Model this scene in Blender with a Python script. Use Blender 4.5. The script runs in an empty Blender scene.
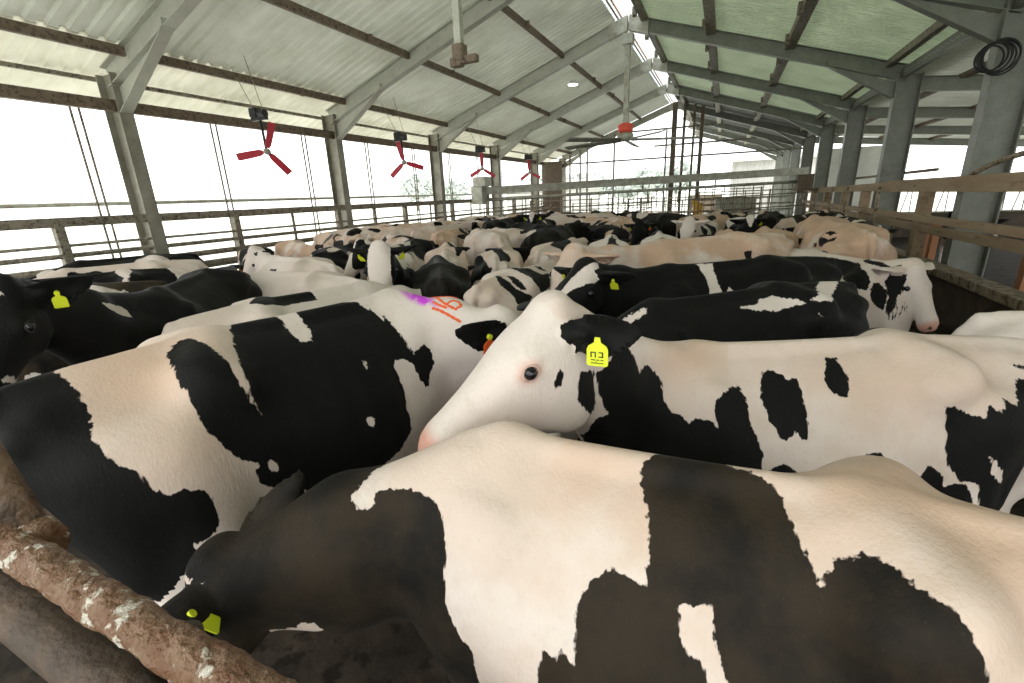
import bpy, math, random
import numpy as np
from mathutils import Matrix, Vector
from mathutils.bvhtree import BVHTree
C = bpy.context.scene
COL = C.collection
PI = math.pi

# ------------------------------------------------------------------ camera
cam_d = bpy.data.cameras.new('camera')
cam_d.sensor_width = 36.0
cam_d.lens = 465.6 / 1024 * 36.0
cam_d.clip_start = 0.02
cam = bpy.data.objects.new('camera', cam_d)
COL.objects.link(cam)
H_CAM = 2.0
def _cam_rows():
    c = np.array([512, 341.5])
    d = lambda p: np.array([p[0] - c[0], p[1] - c[1], 465.6])
    Y = d((725, 188)); Y /= np.linalg.norm(Y)
    D = d((574, 1840)); D -= D.dot(Y) * Y; D /= np.linalg.norm(D)
    Z = -D
    return np.array([np.cross(Y, Z), Y, Z])
RC = _cam_rows()
mw = Matrix.Identity(4)
for i in range(3):
    mw[i][0] = RC[i][0]; mw[i][1] = -RC[i][1]; mw[i][2] = -RC[i][2]
mw[2][3] = H_CAM
cam.matrix_world = mw
C.camera = cam

# ------------------------------------------------------------------ world, light, exposure
w = bpy.data.worlds.new('sky'); C.world = w
w.use_nodes = True
nt = w.node_tree; nt.nodes.clear()
out = nt.nodes.new('ShaderNodeOutputWorld')
bg = nt.nodes.new('ShaderNodeBackground')
tc = nt.nodes.new('ShaderNodeTexCoord')
sep = nt.nodes.new('ShaderNodeSeparateXYZ')
rmp = nt.nodes.new('ShaderNodeValToRGB')
rmp.color_ramp.elements[0].position = 0.0; rmp.color_ramp.elements[0].color = (0.87, 0.88, 0.88, 1)
rmp.color_ramp.elements[1].position = 0.6; rmp.color_ramp.elements[1].color = (0.98, 0.98, 0.97, 1)
nt.links.new(tc.outputs['Generated'], sep.inputs[0])
nt.links.new(sep.outputs['Z'], rmp.inputs[0])
nt.links.new(rmp.outputs[0], bg.inputs[0])
bg.inputs[1].default_value = 3.0
nt.links.new(bg.outputs[0], out.inputs[0])
C.view_settings.view_transform = 'Standard'
C.view_settings.look = 'None'
C.view_settings.gamma = 1.0
C.view_settings.use_curve_mapping = False
C.view_settings.exposure = 0.0
sun_d = bpy.data.lights.new('veiled_sun', 'SUN'); sun_d.energy = 1.2; sun_d.angle = math.radians(40)
sun = bpy.data.objects.new('veiled_sun', sun_d); COL.objects.link(sun)
sun.rotation_euler = (math.radians(38), 0, math.radians(-35))

# ------------------------------------------------------------------ helpers
def tag(o, label=None, cat=None, group=None, kind=None):
    if label: o['label'] = label
    if cat: o['category'] = cat
    if group: o['group'] = group
    if kind: o['kind'] = kind
    return o

def empty(name, loc=(0, 0, 0), rz=0, label=None, cat=None, group=None):
    o = bpy.data.objects.new(name, None); COL.objects.link(o)
    o.empty_display_size = 0.2
    o.location = loc; o.rotation_euler = (0, 0, rz)
    return tag(o, label, cat, group)

class MB:
    """collects boxes, tubes and prisms and links them as one mesh"""
    def __init__(s): s.v = []; s.f = []
    def add(s, vs, fs):
        n = len(s.v); s.v += [tuple(map(float, p)) for p in vs]; s.f += [tuple(i + n for i in f) for f in fs]; return s
    def box(s, a, b):
        x0, y0, z0 = a; x1, y1, z1 = b
        return s.add([(x0,y0,z0),(x1,y0,z0),(x1,y1,z0),(x0,y1,z0),(x0,y0,z1),(x1,y0,z1),(x1,y1,z1),(x0,y1,z1)],
                     [(0,3,2,1),(4,5,6,7),(0,1,5,4),(1,2,6,5),(2,3,7,6),(3,0,4,7)])
    def beam(s, a, b, wd, ht, up=(0, 0, 1), prof=None):
        """sweep a profile (list of (side, up)) from a to b; default rectangle wd x ht"""
        a = Vector(a); b = Vector(b); d = (b - a).normalized(); up = Vector(up)
        sd = d.cross(up).normalized(); u = sd.cross(d).normalized()
        if prof is None: prof = [(-wd/2,-ht/2),(wd/2,-ht/2),(wd/2,ht/2),(-wd/2,ht/2)]
        n = len(prof)
        vs = [a + sd*p + u*q for p, q in prof] + [b + sd*p + u*q for p, q in prof]
        fs = [(i, (i+1) % n, n + (i+1) % n, n + i) for i in range(n)] + [tuple(range(n))[::-1], tuple(range(n, 2*n))]
        return s.add(vs, fs)
    def ibeam(s, a, b, fw, dp, t=0.012, up=(0, 0, 1)):
        h = dp/2; g = fw/2; q = t/2
        return s.beam(a, b, 0, 0, up, [(-g,-h),(g,-h),(g,-h+t),(q,-h+t),(q,h-t),(g,h-t),(g,h),(-g,h),(-g,h-t),(-q,h-t),(-q,-h+t),(-g,-h+t)])
    def tube(s, pts, r, n=10, r2=None, cap=True):
        pts = [Vector(p) for p in pts]; vs = []; fs = []
        m = len(pts); pu = None
        for i, p in enumerate(pts):
            d = (pts[min(i+1, m-1)] - pts[max(i-1, 0)]).normalized()
            if pu is None: pu = Vector((0,0,1)) if abs(d.z) < .9 else Vector((1,0,0))
            sd = d.cross(pu).normalized(); u = sd.cross(d).normalized(); pu = u
            rr = r if r2 is None else r + (r2 - r) * i / (m - 1)
            if isinstance(r, (list, tuple)): rr = r[i]
            for k in range(n):
                t = 2*PI*k/n; vs.append(p + sd*math.cos(t)*rr + u*math.sin(t)*rr)
        for i in range(m - 1):
            for k in range(n):
                fs.append((i*n+k, i*n+(k+1) % n, (i+1)*n+(k+1) % n, (i+1)*n+k))
        if cap: fs += [tuple(range(n))[::-1], tuple(range((m-1)*n, m*n))]
        return s.add(vs, fs)
    def build(s, name, mat, parent=None, smooth=False, bevel=0):
        me = bpy.data.meshes.new(name); me.from_pydata(s.v, [], s.f); me.update()
        o = bpy.data.objects.new(name, me); COL.objects.link(o)
        me.materials.append(mat)
        if smooth: me.polygons.foreach_set('use_smooth', [True]*len(me.polygons))
        if bevel:
            b = o.modifiers.new('bevel', 'BEVEL'); b.width = bevel; b.segments = 2; b.limit_method = 'ANGLE'
        if parent: o.parent = parent
        return o
def crom(pts, k=6):
    """smooth curve through points"""
    P = [np.array(p, float) for p in pts]; P = [2*P[0]-P[1]] + P + [2*P[-1]-P[-2]]; o = []
    for i in range(1, len(P)-2):
        for j in range(k):
            t = j/k; a, b, c, d = P[i-1:i+3]
            o.append(.5*((2*b)+(-a+c)*t+(2*a-5*b+4*c-d)*t*t+(-a+3*b-3*c+d)*t**3))
    o.append(P[-2]); return o

# ------------------------------------------------------------------ materials
def nmat(name, base=(.5,.5,.5), rough=.6, metal=0, var=None, scale=8, bump=0, bscale=40, var2=None, scale2=30, stretch=None, thr=(.4,.65), thr2=(.5,.6)):
    m = bpy.data.materials.new(name); m.use_nodes = True
    t = m.node_tree; b = t.nodes['Principled BSDF']
    b.inputs['Roughness'].default_value = rough; b.inputs['Metallic'].default_value = metal
    b.inputs['Base Color'].default_value = (*base, 1)
    tc = t.nodes.new('ShaderNodeTexCoord'); mp = t.nodes.new('ShaderNodeMapping')
    t.links.new(tc.outputs['Object'], mp.inputs[0])
    if stretch: mp.inputs['Scale'].default_value = stretch
    last = None
    def layer(col, sc, th, prev, seed):
        n = t.nodes.new('ShaderNodeTexNoise'); n.inputs['Scale'].default_value = sc; n.inputs['Detail'].default_value = 6
        n.inputs['Roughness'].default_value = .65
        n.noise_dimensions = '4D'; n.inputs['W'].default_value = seed
        t.links.new(mp.outputs[0], n.inputs['Vector'])
        r = t.nodes.new('ShaderNodeMapRange'); r.inputs[1].default_value = th[0]; r.inputs[2].default_value = th[1]
        t.links.new(n.outputs['Fac'], r.inputs[0])
        x = t.nodes.new('ShaderNodeMix'); x.data_type = 'RGBA'
        t.links.new(r.outputs[0], x.inputs[0])
        if prev is None: x.inputs[6].default_value = (*base, 1)
        else: t.links.new(prev, x.inputs[6])
        x.inputs[7].default_value = (*col, 1)
        return x.outputs[2]
    if var: last = layer(var, scale, thr, None, 1.3)
    if var2: last = layer(var2, scale2, thr2, last, 7.7)
    if last: t.links.new(last, b.inputs['Base Color'])
    if bump:
        n = t.nodes.new('ShaderNodeTexNoise'); n.inputs['Scale'].default_value = bscale; n.inputs['Detail'].default_value = 5
        t.links.new(mp.outputs[0], n.inputs['Vector'])
        bp = t.nodes.new('ShaderNodeBump'); bp.inputs['Strength'].default_value = bump; bp.inputs['Distance'].default_value = .02
        t.links.new(n.outputs['Fac'], bp.inputs['Height']); t.links.new(bp.outputs[0], b.inputs['Normal'])
    return m
M = {}
M['floor'] = nmat('wet_dirty_concrete', (.022,.017,.012), .45, 0, (.055,.042,.03), 3, .5, 14, (.012,.009,.006), 9)
M['floor'].node_tree.nodes['Principled BSDF'].inputs['Roughness'].default_value = .75; M['floor'].node_tree.nodes['Principled BSDF'].inputs['Specular IOR Level'].default_value = .2
M['steel'] = nmat('galvanised_grey_steel', (.17,.18,.15), .5, .25, (.22,.23,.20), 5, .05, 60, (.12,.08,.05), 14, thr2=(.62,.72))
M['steel_o'] = nmat('olive_weathered_steel', (.20,.185,.145), .55, .2, (.30,.29,.24), 3, .05, 60, (.12,.09,.06), 12, thr2=(.6,.74))
M['steel_l'] = nmat('pale_grey_painted_steel', (.47,.47,.41), .5, .1, (.39,.39,.34), 4, .05, 60, (.16,.11,.07), 12, thr2=(.62,.74))
M['brown'] = nmat('brown_rusted_steel', (.15,.11,.075), .7, .1, (.2,.155,.115), 6, .2, 60, (.07,.05,.035), 20)
M['brown_post'] = nmat('brown_grey_steel', (.20,.175,.125), .6, .1, (.28,.255,.20), 6, .2, 60, (.07,.05,.035), 20)
M['timber'] = nmat('dirty_brown_rail', (.29,.205,.12), .8, 0, (.37,.28,.18), 4, .3, 50, (.15,.10,.06), 9, stretch=(1,.2,1), thr2=(.55,.7))
M['dirty_rail'] = nmat('dung_spattered_rail', (.22,.17,.11), .7, .1, (.36,.30,.22), 7, .3, 50, (.08,.05,.03), 15)
M['galv_rail'] = nmat('worn_galvanised_rail', (.45,.46,.40), .5, .3, (.30,.27,.20), 6, .2, 50, (.16,.11,.07), 15, thr2=(.6,.7))
M['pipe'] = nmat('dung_crusted_pipe', (.14,.06,.024), .5, .0, (.22,.135,.075), 26, .8, 80, (.55,.51,.43), 34, thr2=(.58,.62))
M['brown_mud'] = nmat('mud_caked_pipe', (.05,.033,.02), .7, .0, (.10,.062,.035), 9, .9, 30, (.06,.04,.025), 16)
M['brown_mud2'] = nmat('muddy_brace', (.10,.06,.035), .6, .0, (.19,.12,.07), 9, .9, 30, (.06,.04,.025), 16)
M['kerb'] = nmat('dung_stained_concrete', (.05,.038,.025), .75, 0, (.10,.075,.05), 5, .5, 20)
M['wall'] = nmat('pale_wall_panel', (.80,.81,.77), .6, 0, (.66,.67,.63), 2, .05, 30)
M['red'] = nmat('red_paint', (.45,.03,.05), .4)
M['red_motor'] = nmat('red_motor_paint', (.75,.09,.05), .45)
M['dark'] = nmat('black_metal', (.02,.02,.022), .5, .3)
M['white'] = nmat('white_enamel', (.8,.8,.78), .5)
M['rust_orange'] = nmat('orange_brown_paint', (.55,.25,.13), .7)
M['blade_grey'] = nmat('dusty_grey_blade', (.30,.30,.26), .6, .2, (.2,.19,.16), 10)
M['grass'] = nmat('pale_field', (.80,.82,.74), .9, 0, (.70,.74,.62), .3)  # very pale field tone with faint random patches
M['leaf'] = nmat('haze_paled_foliage', (.60,.64,.60), .9, 0, (.50,.55,.51), 1.5)  # distance haze is put into the pale greyed leaf colour
M['clad'] = nmat('weathered_cladding', (.55,.55,.52), .7, 0, (.35,.33,.30), 6, stretch=(3,3,.3))
M['yellow_paint'] = nmat('yellow_machine_paint', (.75,.42,.03), .5)

def roof_mat(name, base, trans, dirt):
    m = nmat(name, base, .55, 0, dirt, 1.2, 0, 40, None)
    t = m.node_tree; b = t.nodes['Principled BSDF']; o = t.nodes['Material Output']
    if trans > 0:
        tl = t.nodes.new('ShaderNodeBsdfTranslucent')
        mx = t.nodes.new('ShaderNodeMixShader'); mx.inputs[0].default_value = trans
        src = b.inputs['Base Color'].links[0].from_socket
        t.links.new(src, tl.inputs[0])
        t.links.new(b.outputs[0], mx.inputs[1]); t.links.new(tl.outputs[0], mx.inputs[2]); t.links.new(mx.outputs[0], o.inputs[0])
    return m
M['roof_white'] = roof_mat('white_corrugated_sheet', (.74,.75,.69), .30, (.62,.63,.56))
M['roof_yellow'] = roof_mat('yellowed_translucent_sheet', (.84,.83,.75), .42, (.70,.69,.60))
M['roof_green'] = roof_mat('green_tinted_sheet', (.64,.69,.57), .38, (.54,.59,.48))
M['roof_dark'] = roof_mat('dark_grey_sheet', (.13,.135,.12), 0, (.10,.10,.09))
M['ridge_light'] = roof_mat('clear_ridge_sheet', (.92,.95,.95), .8, (.80,.84,.85))

M['wall'] = roof_mat('brightened_wall_panel', (.80,.81,.76), .35, (.66,.67,.62))  # translucency added to brighten the otherwise unlit back wall
def cow_mat():
    m = bpy.data.materials.new('cow_hide'); m.use_nodes = True
    t = m.node_tree; b = t.nodes['Principled BSDF']; L = t.links.new
    def N(k, **kw):
        n = t.nodes.new(k)
        for a, v in kw.items(): setattr(n, a, v)
        return n
    def attr(nm, ty='GEOMETRY'):
        n = N('ShaderNodeAttribute'); n.attribute_name = nm; n.attribute_type = ty; return n
    def math_(op, a, c=None, d=None):
        n = N('ShaderNodeMath'); n.operation = op
        for i, x in enumerate((a, c, d)):
            if x is None: continue
            if isinstance(x, (int, float)): n.inputs[i].default_value = x
            else: L(x, n.inputs[i])
        return n.outputs[0]
    def mix(f, a, c):
        n = N('ShaderNodeMix'); n.data_type = 'RGBA'
        for i, x in ((0, f), (6, a), (7, c)):
            if isinstance(x, tuple): n.inputs[i].default_value = (*x, 1)
            elif isinstance(x, (int, float)): n.inputs[i].default_value = x
            else: L(x, n.inputs[i])
        return n.outputs[2]
    def rng(v, a, c, lo=0, hi=1):
        n = N('ShaderNodeMapRange'); n.interpolation_type = 'SMOOTHSTEP'
        L(v, n.inputs[0]); n.inputs[1].default_value = a; n.inputs[2].default_value = c
        n.inputs[3].default_value = lo; n.inputs[4].default_value = hi
        return n.outputs[0]
    tc = N('ShaderNodeTexCoord')
    seed = attr('seed', 'OBJECT').outputs['Fac']
    def noise(sc, det=3, seedmul=1.0, stretch=None, rough=.5):
        n = N('ShaderNodeTexNoise'); n.noise_dimensions = '4D'
        n.inputs['Scale'].default_value = sc; n.inputs['Detail'].default_value = det; n.inputs['Roughness'].default_value = rough
        if stretch:
            mp = N('ShaderNodeMapping'); mp.inputs['Scale'].default_value = stretch; L(tc.outputs['Object'], mp.inputs[0]); L(mp.outputs[0], n.inputs['Vector'])
        else: L(tc.outputs['Object'], n.inputs['Vector'])
        L(math_('MULTIPLY', seed, seedmul), n.inputs['W'])
        return n.outputs['Fac']
    coat = attr('coat').outputs['Fac']
    rnd = attr('rand', 'OBJECT').outputs['Fac']
    wht = attr('white', 'OBJECT').outputs['Fac']     # larger = whiter
    big = noise(1.9, 1.0, 3.1)
    blotch = math_('MULTIPLY', math_('SUBTRACT', math_('ADD', big, wht), .5), .9)     # negative = black
    sdf = math_('ADD', math_('MULTIPLY', coat, math_('SUBTRACT', 1.0, rnd)), math_('MULTIPLY', math_('ADD', blotch, attr('facew').outputs['Fac']), rnd))
    jag = math_('MULTIPLY', math_('SUBTRACT', noise(70, 2, 1, (1, 1, .22)), .5), .030)
    jag2 = math_('MULTIPLY', math_('SUBTRACT', noise(16, 3, 1), .5), .020)
    sdf = math_('ADD', sdf, math_('ADD', jag, jag2))
    isw = rng(sdf, -.0025, .0025)
    tan = attr('tan', 'OBJECT').outputs['Fac']
    tanl = attr('tanl').outputs['Fac']
    n1 = noise(3.2, 5, 2.3, None, .6)
    t_amt = math_('ADD', math_('MULTIPLY', math_('ADD', tan, math_('MINIMUM', tanl, 0.0)), rng(n1, .34, .60)), math_('MULTIPLY', math_('MAXIMUM', tanl, 0.0), rng(n1, .15, .6, .55, 1.0)))
    t_amt = math_('MINIMUM', math_('MAXIMUM', t_amt, 0.0), 1.0)
    white = mix(t_amt, (.70, .622, .562), (.56, .385, .27))
    white = mix(math_('MULTIPLY', rng(noise(9, 5, 1.7, None, .7), .52, .75), .28), white, (.42, .36, .27))
    white = mix(math_('MULTIPLY', rng(noise(60, 4, 1.7, None, .7), .56, .72), .35), white, (.50, .40, .30))
    brn = attr('brown', 'OBJECT').outputs['Fac']
    black = mix(math_('MULTIPLY', brn, rng(noise(4, 5, 1.1, None, .6), .32, .62)), (.0062, .0062, .0058), (.048, .034, .020))
    fine = rng(noise(150, 2, 1, (1, 1, .35)), .62, .74)
    black = mix(math_('MULTIPLY', fine, .12), black, (.10, .085, .06))
    col = mix(isw, black, white)
    skin = attr('skin').outputs['Fac']
    col = mix(rng(skin, .0, 1.0), col, (.62, .30, .22))
    dk = attr('darkskin').outputs['Fac']
    col = mix(dk, col, (.02, .015, .015))
    pp = attr('purple').outputs['Fac']
    col = mix(math_('MULTIPLY', pp, rng(noise(30, 3), .2, .5)), col, (.62, .06, .72))
    L(col, b.inputs['Base Color'])
    b.inputs['Roughness'].default_value = .62
    b.inputs['Specular IOR Level'].default_value = .12
    b.inputs['Sheen Weight'].default_value = .02
    b.inputs['Sheen Roughness'].default_value = .5
    bp = N('ShaderNodeBump'); bp.inputs['Strength'].default_value = .35; bp.inputs['Distance'].default_value = .006
    L(noise(120, 3, 1, (1, 1, .3)), bp.inputs['Height'])
    bp2 = N('ShaderNodeBump'); bp2.inputs['Strength'].default_value = .35; bp2.inputs['Distance'].default_value = .03
    L(noise(7, 3, 1), bp2.inputs['Height']); L(bp.outputs[0], bp2.inputs['Normal'])
    L(bp2.outputs[0], b.inputs['Normal'])
    return m
M['cow'] = cow_mat()
M['eye'] = nmat('eye', (.008,.007,.01), .06)
M['eyelid'] = nmat('pink_eyelid', (.50,.34,.28), .5)
M['eyelid_dark'] = nmat('dark_eyelid', (.012,.011,.01), .5)
M['tag_yellow'] = nmat('yellow_tag', (.72,.80,.03), .45)
M['tag_orange'] = nmat('orange_tag', (.85,.14,.02), .45)
M['tag_ink'] = nmat('tag_ink', (.02,.02,.015), .6)
M['paint_orange'] = nmat('orange_marking_paint', (.80,.12,.03), .8)
M['collar'] = nmat('grey_strap', (.55,.55,.55), .6)

# ------------------------------------------------------------------ cow bodies (implicit surface -> one continuous mesh)
def smin(a, b, k):
    h = np.maximum(k - np.abs(a - b), 0) / k
    return np.minimum(a, b) - h*h*k*.25
def nrm(v): v = np.asarray(v, float); return v / np.linalg.norm(v)

class Prim:
    def __init__(s, fn, lo, hi, k, grp): s.fn = fn; s.lo = np.array(lo, float); s.hi = np.array(hi, float); s.k = k; s.grp = grp
def rcone(a, b, ra, rb, k=.05, grp='B'):
    a = np.array(a, float); b = np.array(b, float); ba = b - a; bb = ba.dot(ba) + 1e-9
    def fn(P):
        q = P - a; h = np.clip(q @ ba / bb, 0, 1)
        return np.linalg.norm(q - h[..., None]*ba, axis=-1) - (ra + (rb-ra)*h)
    r = max(ra, rb)
    return Prim(fn, np.minimum(a, b) - r, np.maximum(a, b) + r, k, grp)
def ellip(c, r, rot=None, k=.05, grp='B'):
    c = np.array(c, float); r = np.array(r, float)
    def fn(P):
        q = P - c
        if rot is not None: q = q @ rot.T
        k0 = np.linalg.norm(q/r, axis=-1); k1 = np.linalg.norm(q/(r*r), axis=-1) + 1e-6
        return k0*(k0-1)/k1
    m = r.max()
    return Prim(fn, c - m, c + m, k, grp)
def table(rows):
    rows = np.array(rows, float); xs = np.linspace(rows[0,0], rows[-1,0], 160); out = [xs]
    for j in range(1, rows.shape[1]):
        y = np.interp(xs, rows[:,0], rows[:,j]); yp = np.pad(y, 8, mode='reflect', reflect_type='odd')
        ker = np.hanning(17); ker /= ker.sum(); out.append(np.convolve(yp, ker, 'valid'))
    return out
def loft(rows, fr, k, grp):
    """rows: s, top, bottom, halfwidth, centre height, n_up, n_low ; fr: origin, axes (rows along, side, up)"""
    T = table(rows); o, A = fr
    o = np.array(o, float); A = np.array(A, float)
    def fn(P):
        q = (P - o) @ A.T
        s = q[...,0]; sc = np.clip(s, T[0][0], T[0][-1])
        top, bot, hw, zc, nu, nl = [np.interp(sc, T[0], T[i]) for i in range(1, 7)]
        dz = q[...,2] - zc; upm = dz > 0
        h = np.where(upm, top - zc, zc - bot); n = np.where(upm, nu, nl)
        ay = np.abs(q[...,1])/hw; az = np.abs(dz)/h
        rho = (ay**n + az**n + 1e-9)**(1/n)
        f = (rho-1)*np.minimum(hw, h)
        ex = np.abs(s - sc)
        return np.where(ex > 0, np.sqrt(np.maximum(f, 0)**2 + ex**2) + np.minimum(f, 0)*0.0 - .0, f)
    r = np.array([[rows[0][0], -.45, min(x[2] for x in rows)], [rows[-1][0], .45, max(x[1] for x in rows)]])
    cs = np.array([[r[i][0], r[j][1], r[l][2]] for i in (0,1) for j in (0,1) for l in (0,1)]) @ A + o
    return Prim(fn, cs.min(0), cs.max(0), k, grp)

TORSO = [(-.90,1.36,1.16,.07,1.27,2,2),(-.84,1.40,.95,.15,1.2,2,2),(-.74,1.425,.74,.215,1.14,2.1,2),(-.58,1.435,.64,.262,1.10,2.2,2),(-.40,1.45,.62,.285,1.08,2.3,2),
         (-.24,1.445,.60,.30,1.02,2.0,2),(-.05,1.43,.57,.335,.96,1.75,2),(.15,1.42,.56,.355,.93,1.65,2),(.32,1.42,.58,.335,.95,1.6,2),(.48,1.435,.62,.285,.98,1.5,2),
         (.62,1.41,.67,.235,1.0,1.55,2),(.76,1.32,.74,.185,1.02,1.8,2),(.86,1.24,.84,.12,1.02,2,2)]
HEAD = [(-.035,-.035,-.12,.05,-.08,2,2),(0,.012,-.16,.085,-.08,2.2,2),(.06,.026,-.21,.105,-.09,2.4,2),(.13,.024,-.235,.115,-.09,2.6,2),(.19,.018,-.23,.112,-.09,2.6,2),(.26,.008,-.20,.095,-.09,2.4,2),
        (.34,-.002,-.165,.075,-.085,2.3,2),(.42,-.010,-.15,.066,-.08,2.3,2),(.48,-.016,-.152,.074,-.085,2.5,2.4),(.525,-.030,-.150,.074,-.09,2.5,2.4),(.55,-.052,-.135,.052,-.095,2.2,2.2)]

class CowShape:
    """pose: poll and muzzle in local (nominal) coordinates, optional neck bulge point, tail swing"""
    def __init__(s, poll=(1.15,0,1.42), muzzle=(1.50,0,.98), uph=(0,0,1), ears=(0.0, 0.0), roll=0, tail=0.0, fat=1.0, earfold=0.25, hs=1.1, nk=1.0, eth=.012, jaw=1.0, elen=.115):
        s.hs = hs
        P = s.P = np.array(poll, float); Mz = np.array(muzzle, float)
        u = nrm(Mz - P)
        up = np.array(uph, float)
        if abs(u.dot(nrm(up))) > .97: up = np.array([1,0,.2])
        side = nrm(np.cross(up, u)); wv = np.cross(u, side)
        if roll:
            c, q = math.cos(roll), math.sin(roll); side, wv = side*c + wv*q, wv*c - side*q
        s.HA = np.array([u, side, wv]); hp = lambda a, b, c: P + (u*a + side*b + wv*c)*hs
        s.hp = hp
        pr = s.prims = []
        rows = [(a, b, c, d*fat, e, f, g) for a, b, c, d, e, f, g in TORSO]
        pr.append(loft(rows, ((0,0,0), np.eye(3)), .04, 'B'))
        pr.append(rcone((-.82,0,1.415), (-.3,0,1.44), .022, .022, .05))
        pr.append(rcone((-.3,0,1.44), (.5,0,1.425), .02, .03, .05))
        for y in (-1, 1):
            pr.append(rcone((-.42,.215*y,1.345), (-.34,.235*y,1.315), .04, .036, .14))
            pr.append(rcone((-.40,.20*y,1.36), (-.34,.08*y,1.41), .035, .03, .12))
            pr.append(rcone((-.84,.115*y,1.315), (-.80,.11*y,1.32), .036, .04, .07))
            pr.append(rcone((-.55,.17*y,1.15), (-.50,.20*y,.86), .16, .13, .08))
            pr.append(rcone((-.68,.13*y,1.18), (-.66,.15*y,.80), .13, .10, .08))
            pr.append(rcone((-.52,.2*y,.84), (-.70,.20*y,.52), .11, .05, .06, 'L'))
            pr.append(rcone((-.70,.20*y,.52), (-.655,.2*y,.16), .045, .034, .03, 'L'))
            pr.append(rcone((-.655,.2*y,.16), (-.62,.2*y,.06), .036, .052, .03, 'L'))
            pr.append(rcone((-.62,.2*y,.045), (-.58,.2*y,.035), .052, .034, .02, 'L'))
            pr.append(ellip((.52,.175*y,1.1), (.15,.09,.25), None, .10))
            pr.append(rcone((.62,.16*y,.95), (.54,.17*y,.74), .12, .085, .07))
            pr.append(rcone((.54,.17*y,.76), (.57,.16*y,.42), .075, .048, .05, 'L'))
            pr.append(rcone((.57,.16*y,.42), (.57,.16*y,.15), .046, .034, .03, 'L'))
            pr.append(rcone((.57,.16*y,.15), (.60,.16*y,.06), .036, .05, .03, 'L'))
            pr.append(rcone((.60,.16*y,.045), (.64,.16*y,.035), .05, .034, .02, 'L'))
            pr.append(rcone((-.42,.08*y,.50), (-.40,.09*y,.40), .03, .014, .03, 'U'))
        pr.append(ellip((-.42,0,.60), (.24,.19,.14), None, .06, 'U'))
        tx = [(-.88,0,1.40), (-.94,.02*tail,1.30), (-.955,.10*tail,1.05), (-.95,.2*tail,.75), (-.94,.25*tail,.5)]
        for i, (ra, rb) in enumerate(((.032,.028),(.026,.022),(.02,.018),(.03,.035))):
            pr.append(rcone(tx[i], tx[i+1], ra, rb, .04, 'T'))
        # neck : crest, mid and throat lines, each bent through a middle point
        ce = hp(-.01, 0, -.055); me = hp(.02, 0, -.11); te = hp(.085, 0, -.165*jaw)
        cs_, ms_, ts_ = np.array((.52,0,1.345)), np.array((.62,0,1.13)), np.array((.74,0,.92))
        def bend(a, b, w_):
            m = (a + b)/2; m = m + np.array([.10*w_, 0, 0]) * min(1, np.linalg.norm(b[:2]-a[:2])); return m
        s.necks = []
        for a, b, ra, rm, rb, w_ in ((cs_, ce, .085, .062, .062, 1), (ms_, me, .165, .115, .088, 1), (ts_, te, .12, .085, .055, .6)):
            if nk != 1.0: ra, rm = ra*(1+.5*(nk-1)), rm*nk
            m = bend(a, b, w_)
            pr.append(rcone(a, m, ra, rm, .10, 'N')); pr.append(rcone(m, b, rm, rb, .09, 'N'))
            s.necks.append((a, m, b))
        pr.append(loft([(rw[0]*hs, rw[1]*hs, rw[2]*hs*jaw, rw[3]*hs, rw[4]*hs) + rw[5:] for rw in HEAD], (P, s.HA), .035, 'H'))
        pr.append(ellip(hp(.0,0,.002), (.065,.075,.045), s.HA, .05, 'H'))
        for y in (-1, 1):
            pr.append(ellip(hp(.17,.098*y,-.038), (.045,.026,.03), s.HA, .03, 'H'))
            pr.append(ellip(hp(.15,.07*y,-.16*jaw), (.09,.035,.07*jaw), s.HA, .05, 'H'))
        # ears
        s.ears = []
        for i, y in enumerate((-1, 1)):
            e = ears[i] if isinstance(ears, (tuple, list)) else ears
            e3 = e if isinstance(e, (tuple, list)) else (-.2, 1.0, -.2 + e, 1.3)
            dr = nrm(np.array([e3[0], y*e3[1], e3[2]]))          # head frame: back, out, up
            ev = dr @ s.HA
            nf = nrm(np.cross(ev, wv)) * y                    # width direction
            nn = nrm(np.cross(nf, ev)) * y
            # opening faces forward/down: tilt around ear axis
            ang = (e3[3] if len(e3) > 3 else .8 + earfold)
            fw = nrm(nf*math.cos(ang) + nn*math.sin(ang)); no = nrm(np.cross(ev, fw))
            base = hp(.022, .088*y, -.058)
            c = base + ev*.12
            E = np.array([ev, fw, no])
            if no.dot(u) < 0: E[2] *= -1
            s.ears.append((base, E, c))
            pr.append(rcone(base - ev*.01, base + ev*.05, .034, .026, .025, 'E'))
            def fn(Pn, c=c, E=E):
                q = (Pn - c) @ E.T
                a, b_, n_ = q[...,0], q[...,1], q[...,2]
                tip = 1 - .35*np.clip((a)/.115, -1, 1)
                wd = .066*tip
                n2 = n_ - .030*(b_/.06)**2*1.0 + .022
                r = np.sqrt((a/elen)**2 + (b_/wd)**2 + 1e-9)
                edge = (r - 1)*.05
                th = np.abs(n2) - eth
                return np.maximum(edge, 0) + np.maximum(th, edge*.0 + th)
            pr.append(Prim(fn, c - .15, c + .15, .018, 'E'))
    def field(s, P, grps=None):
        f = None
        for p in s.prims:
            if grps and p.grp not in grps: continue
            v = p.fn(P); f = v if f is None else smin(f, v, p.k)
        return f
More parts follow.
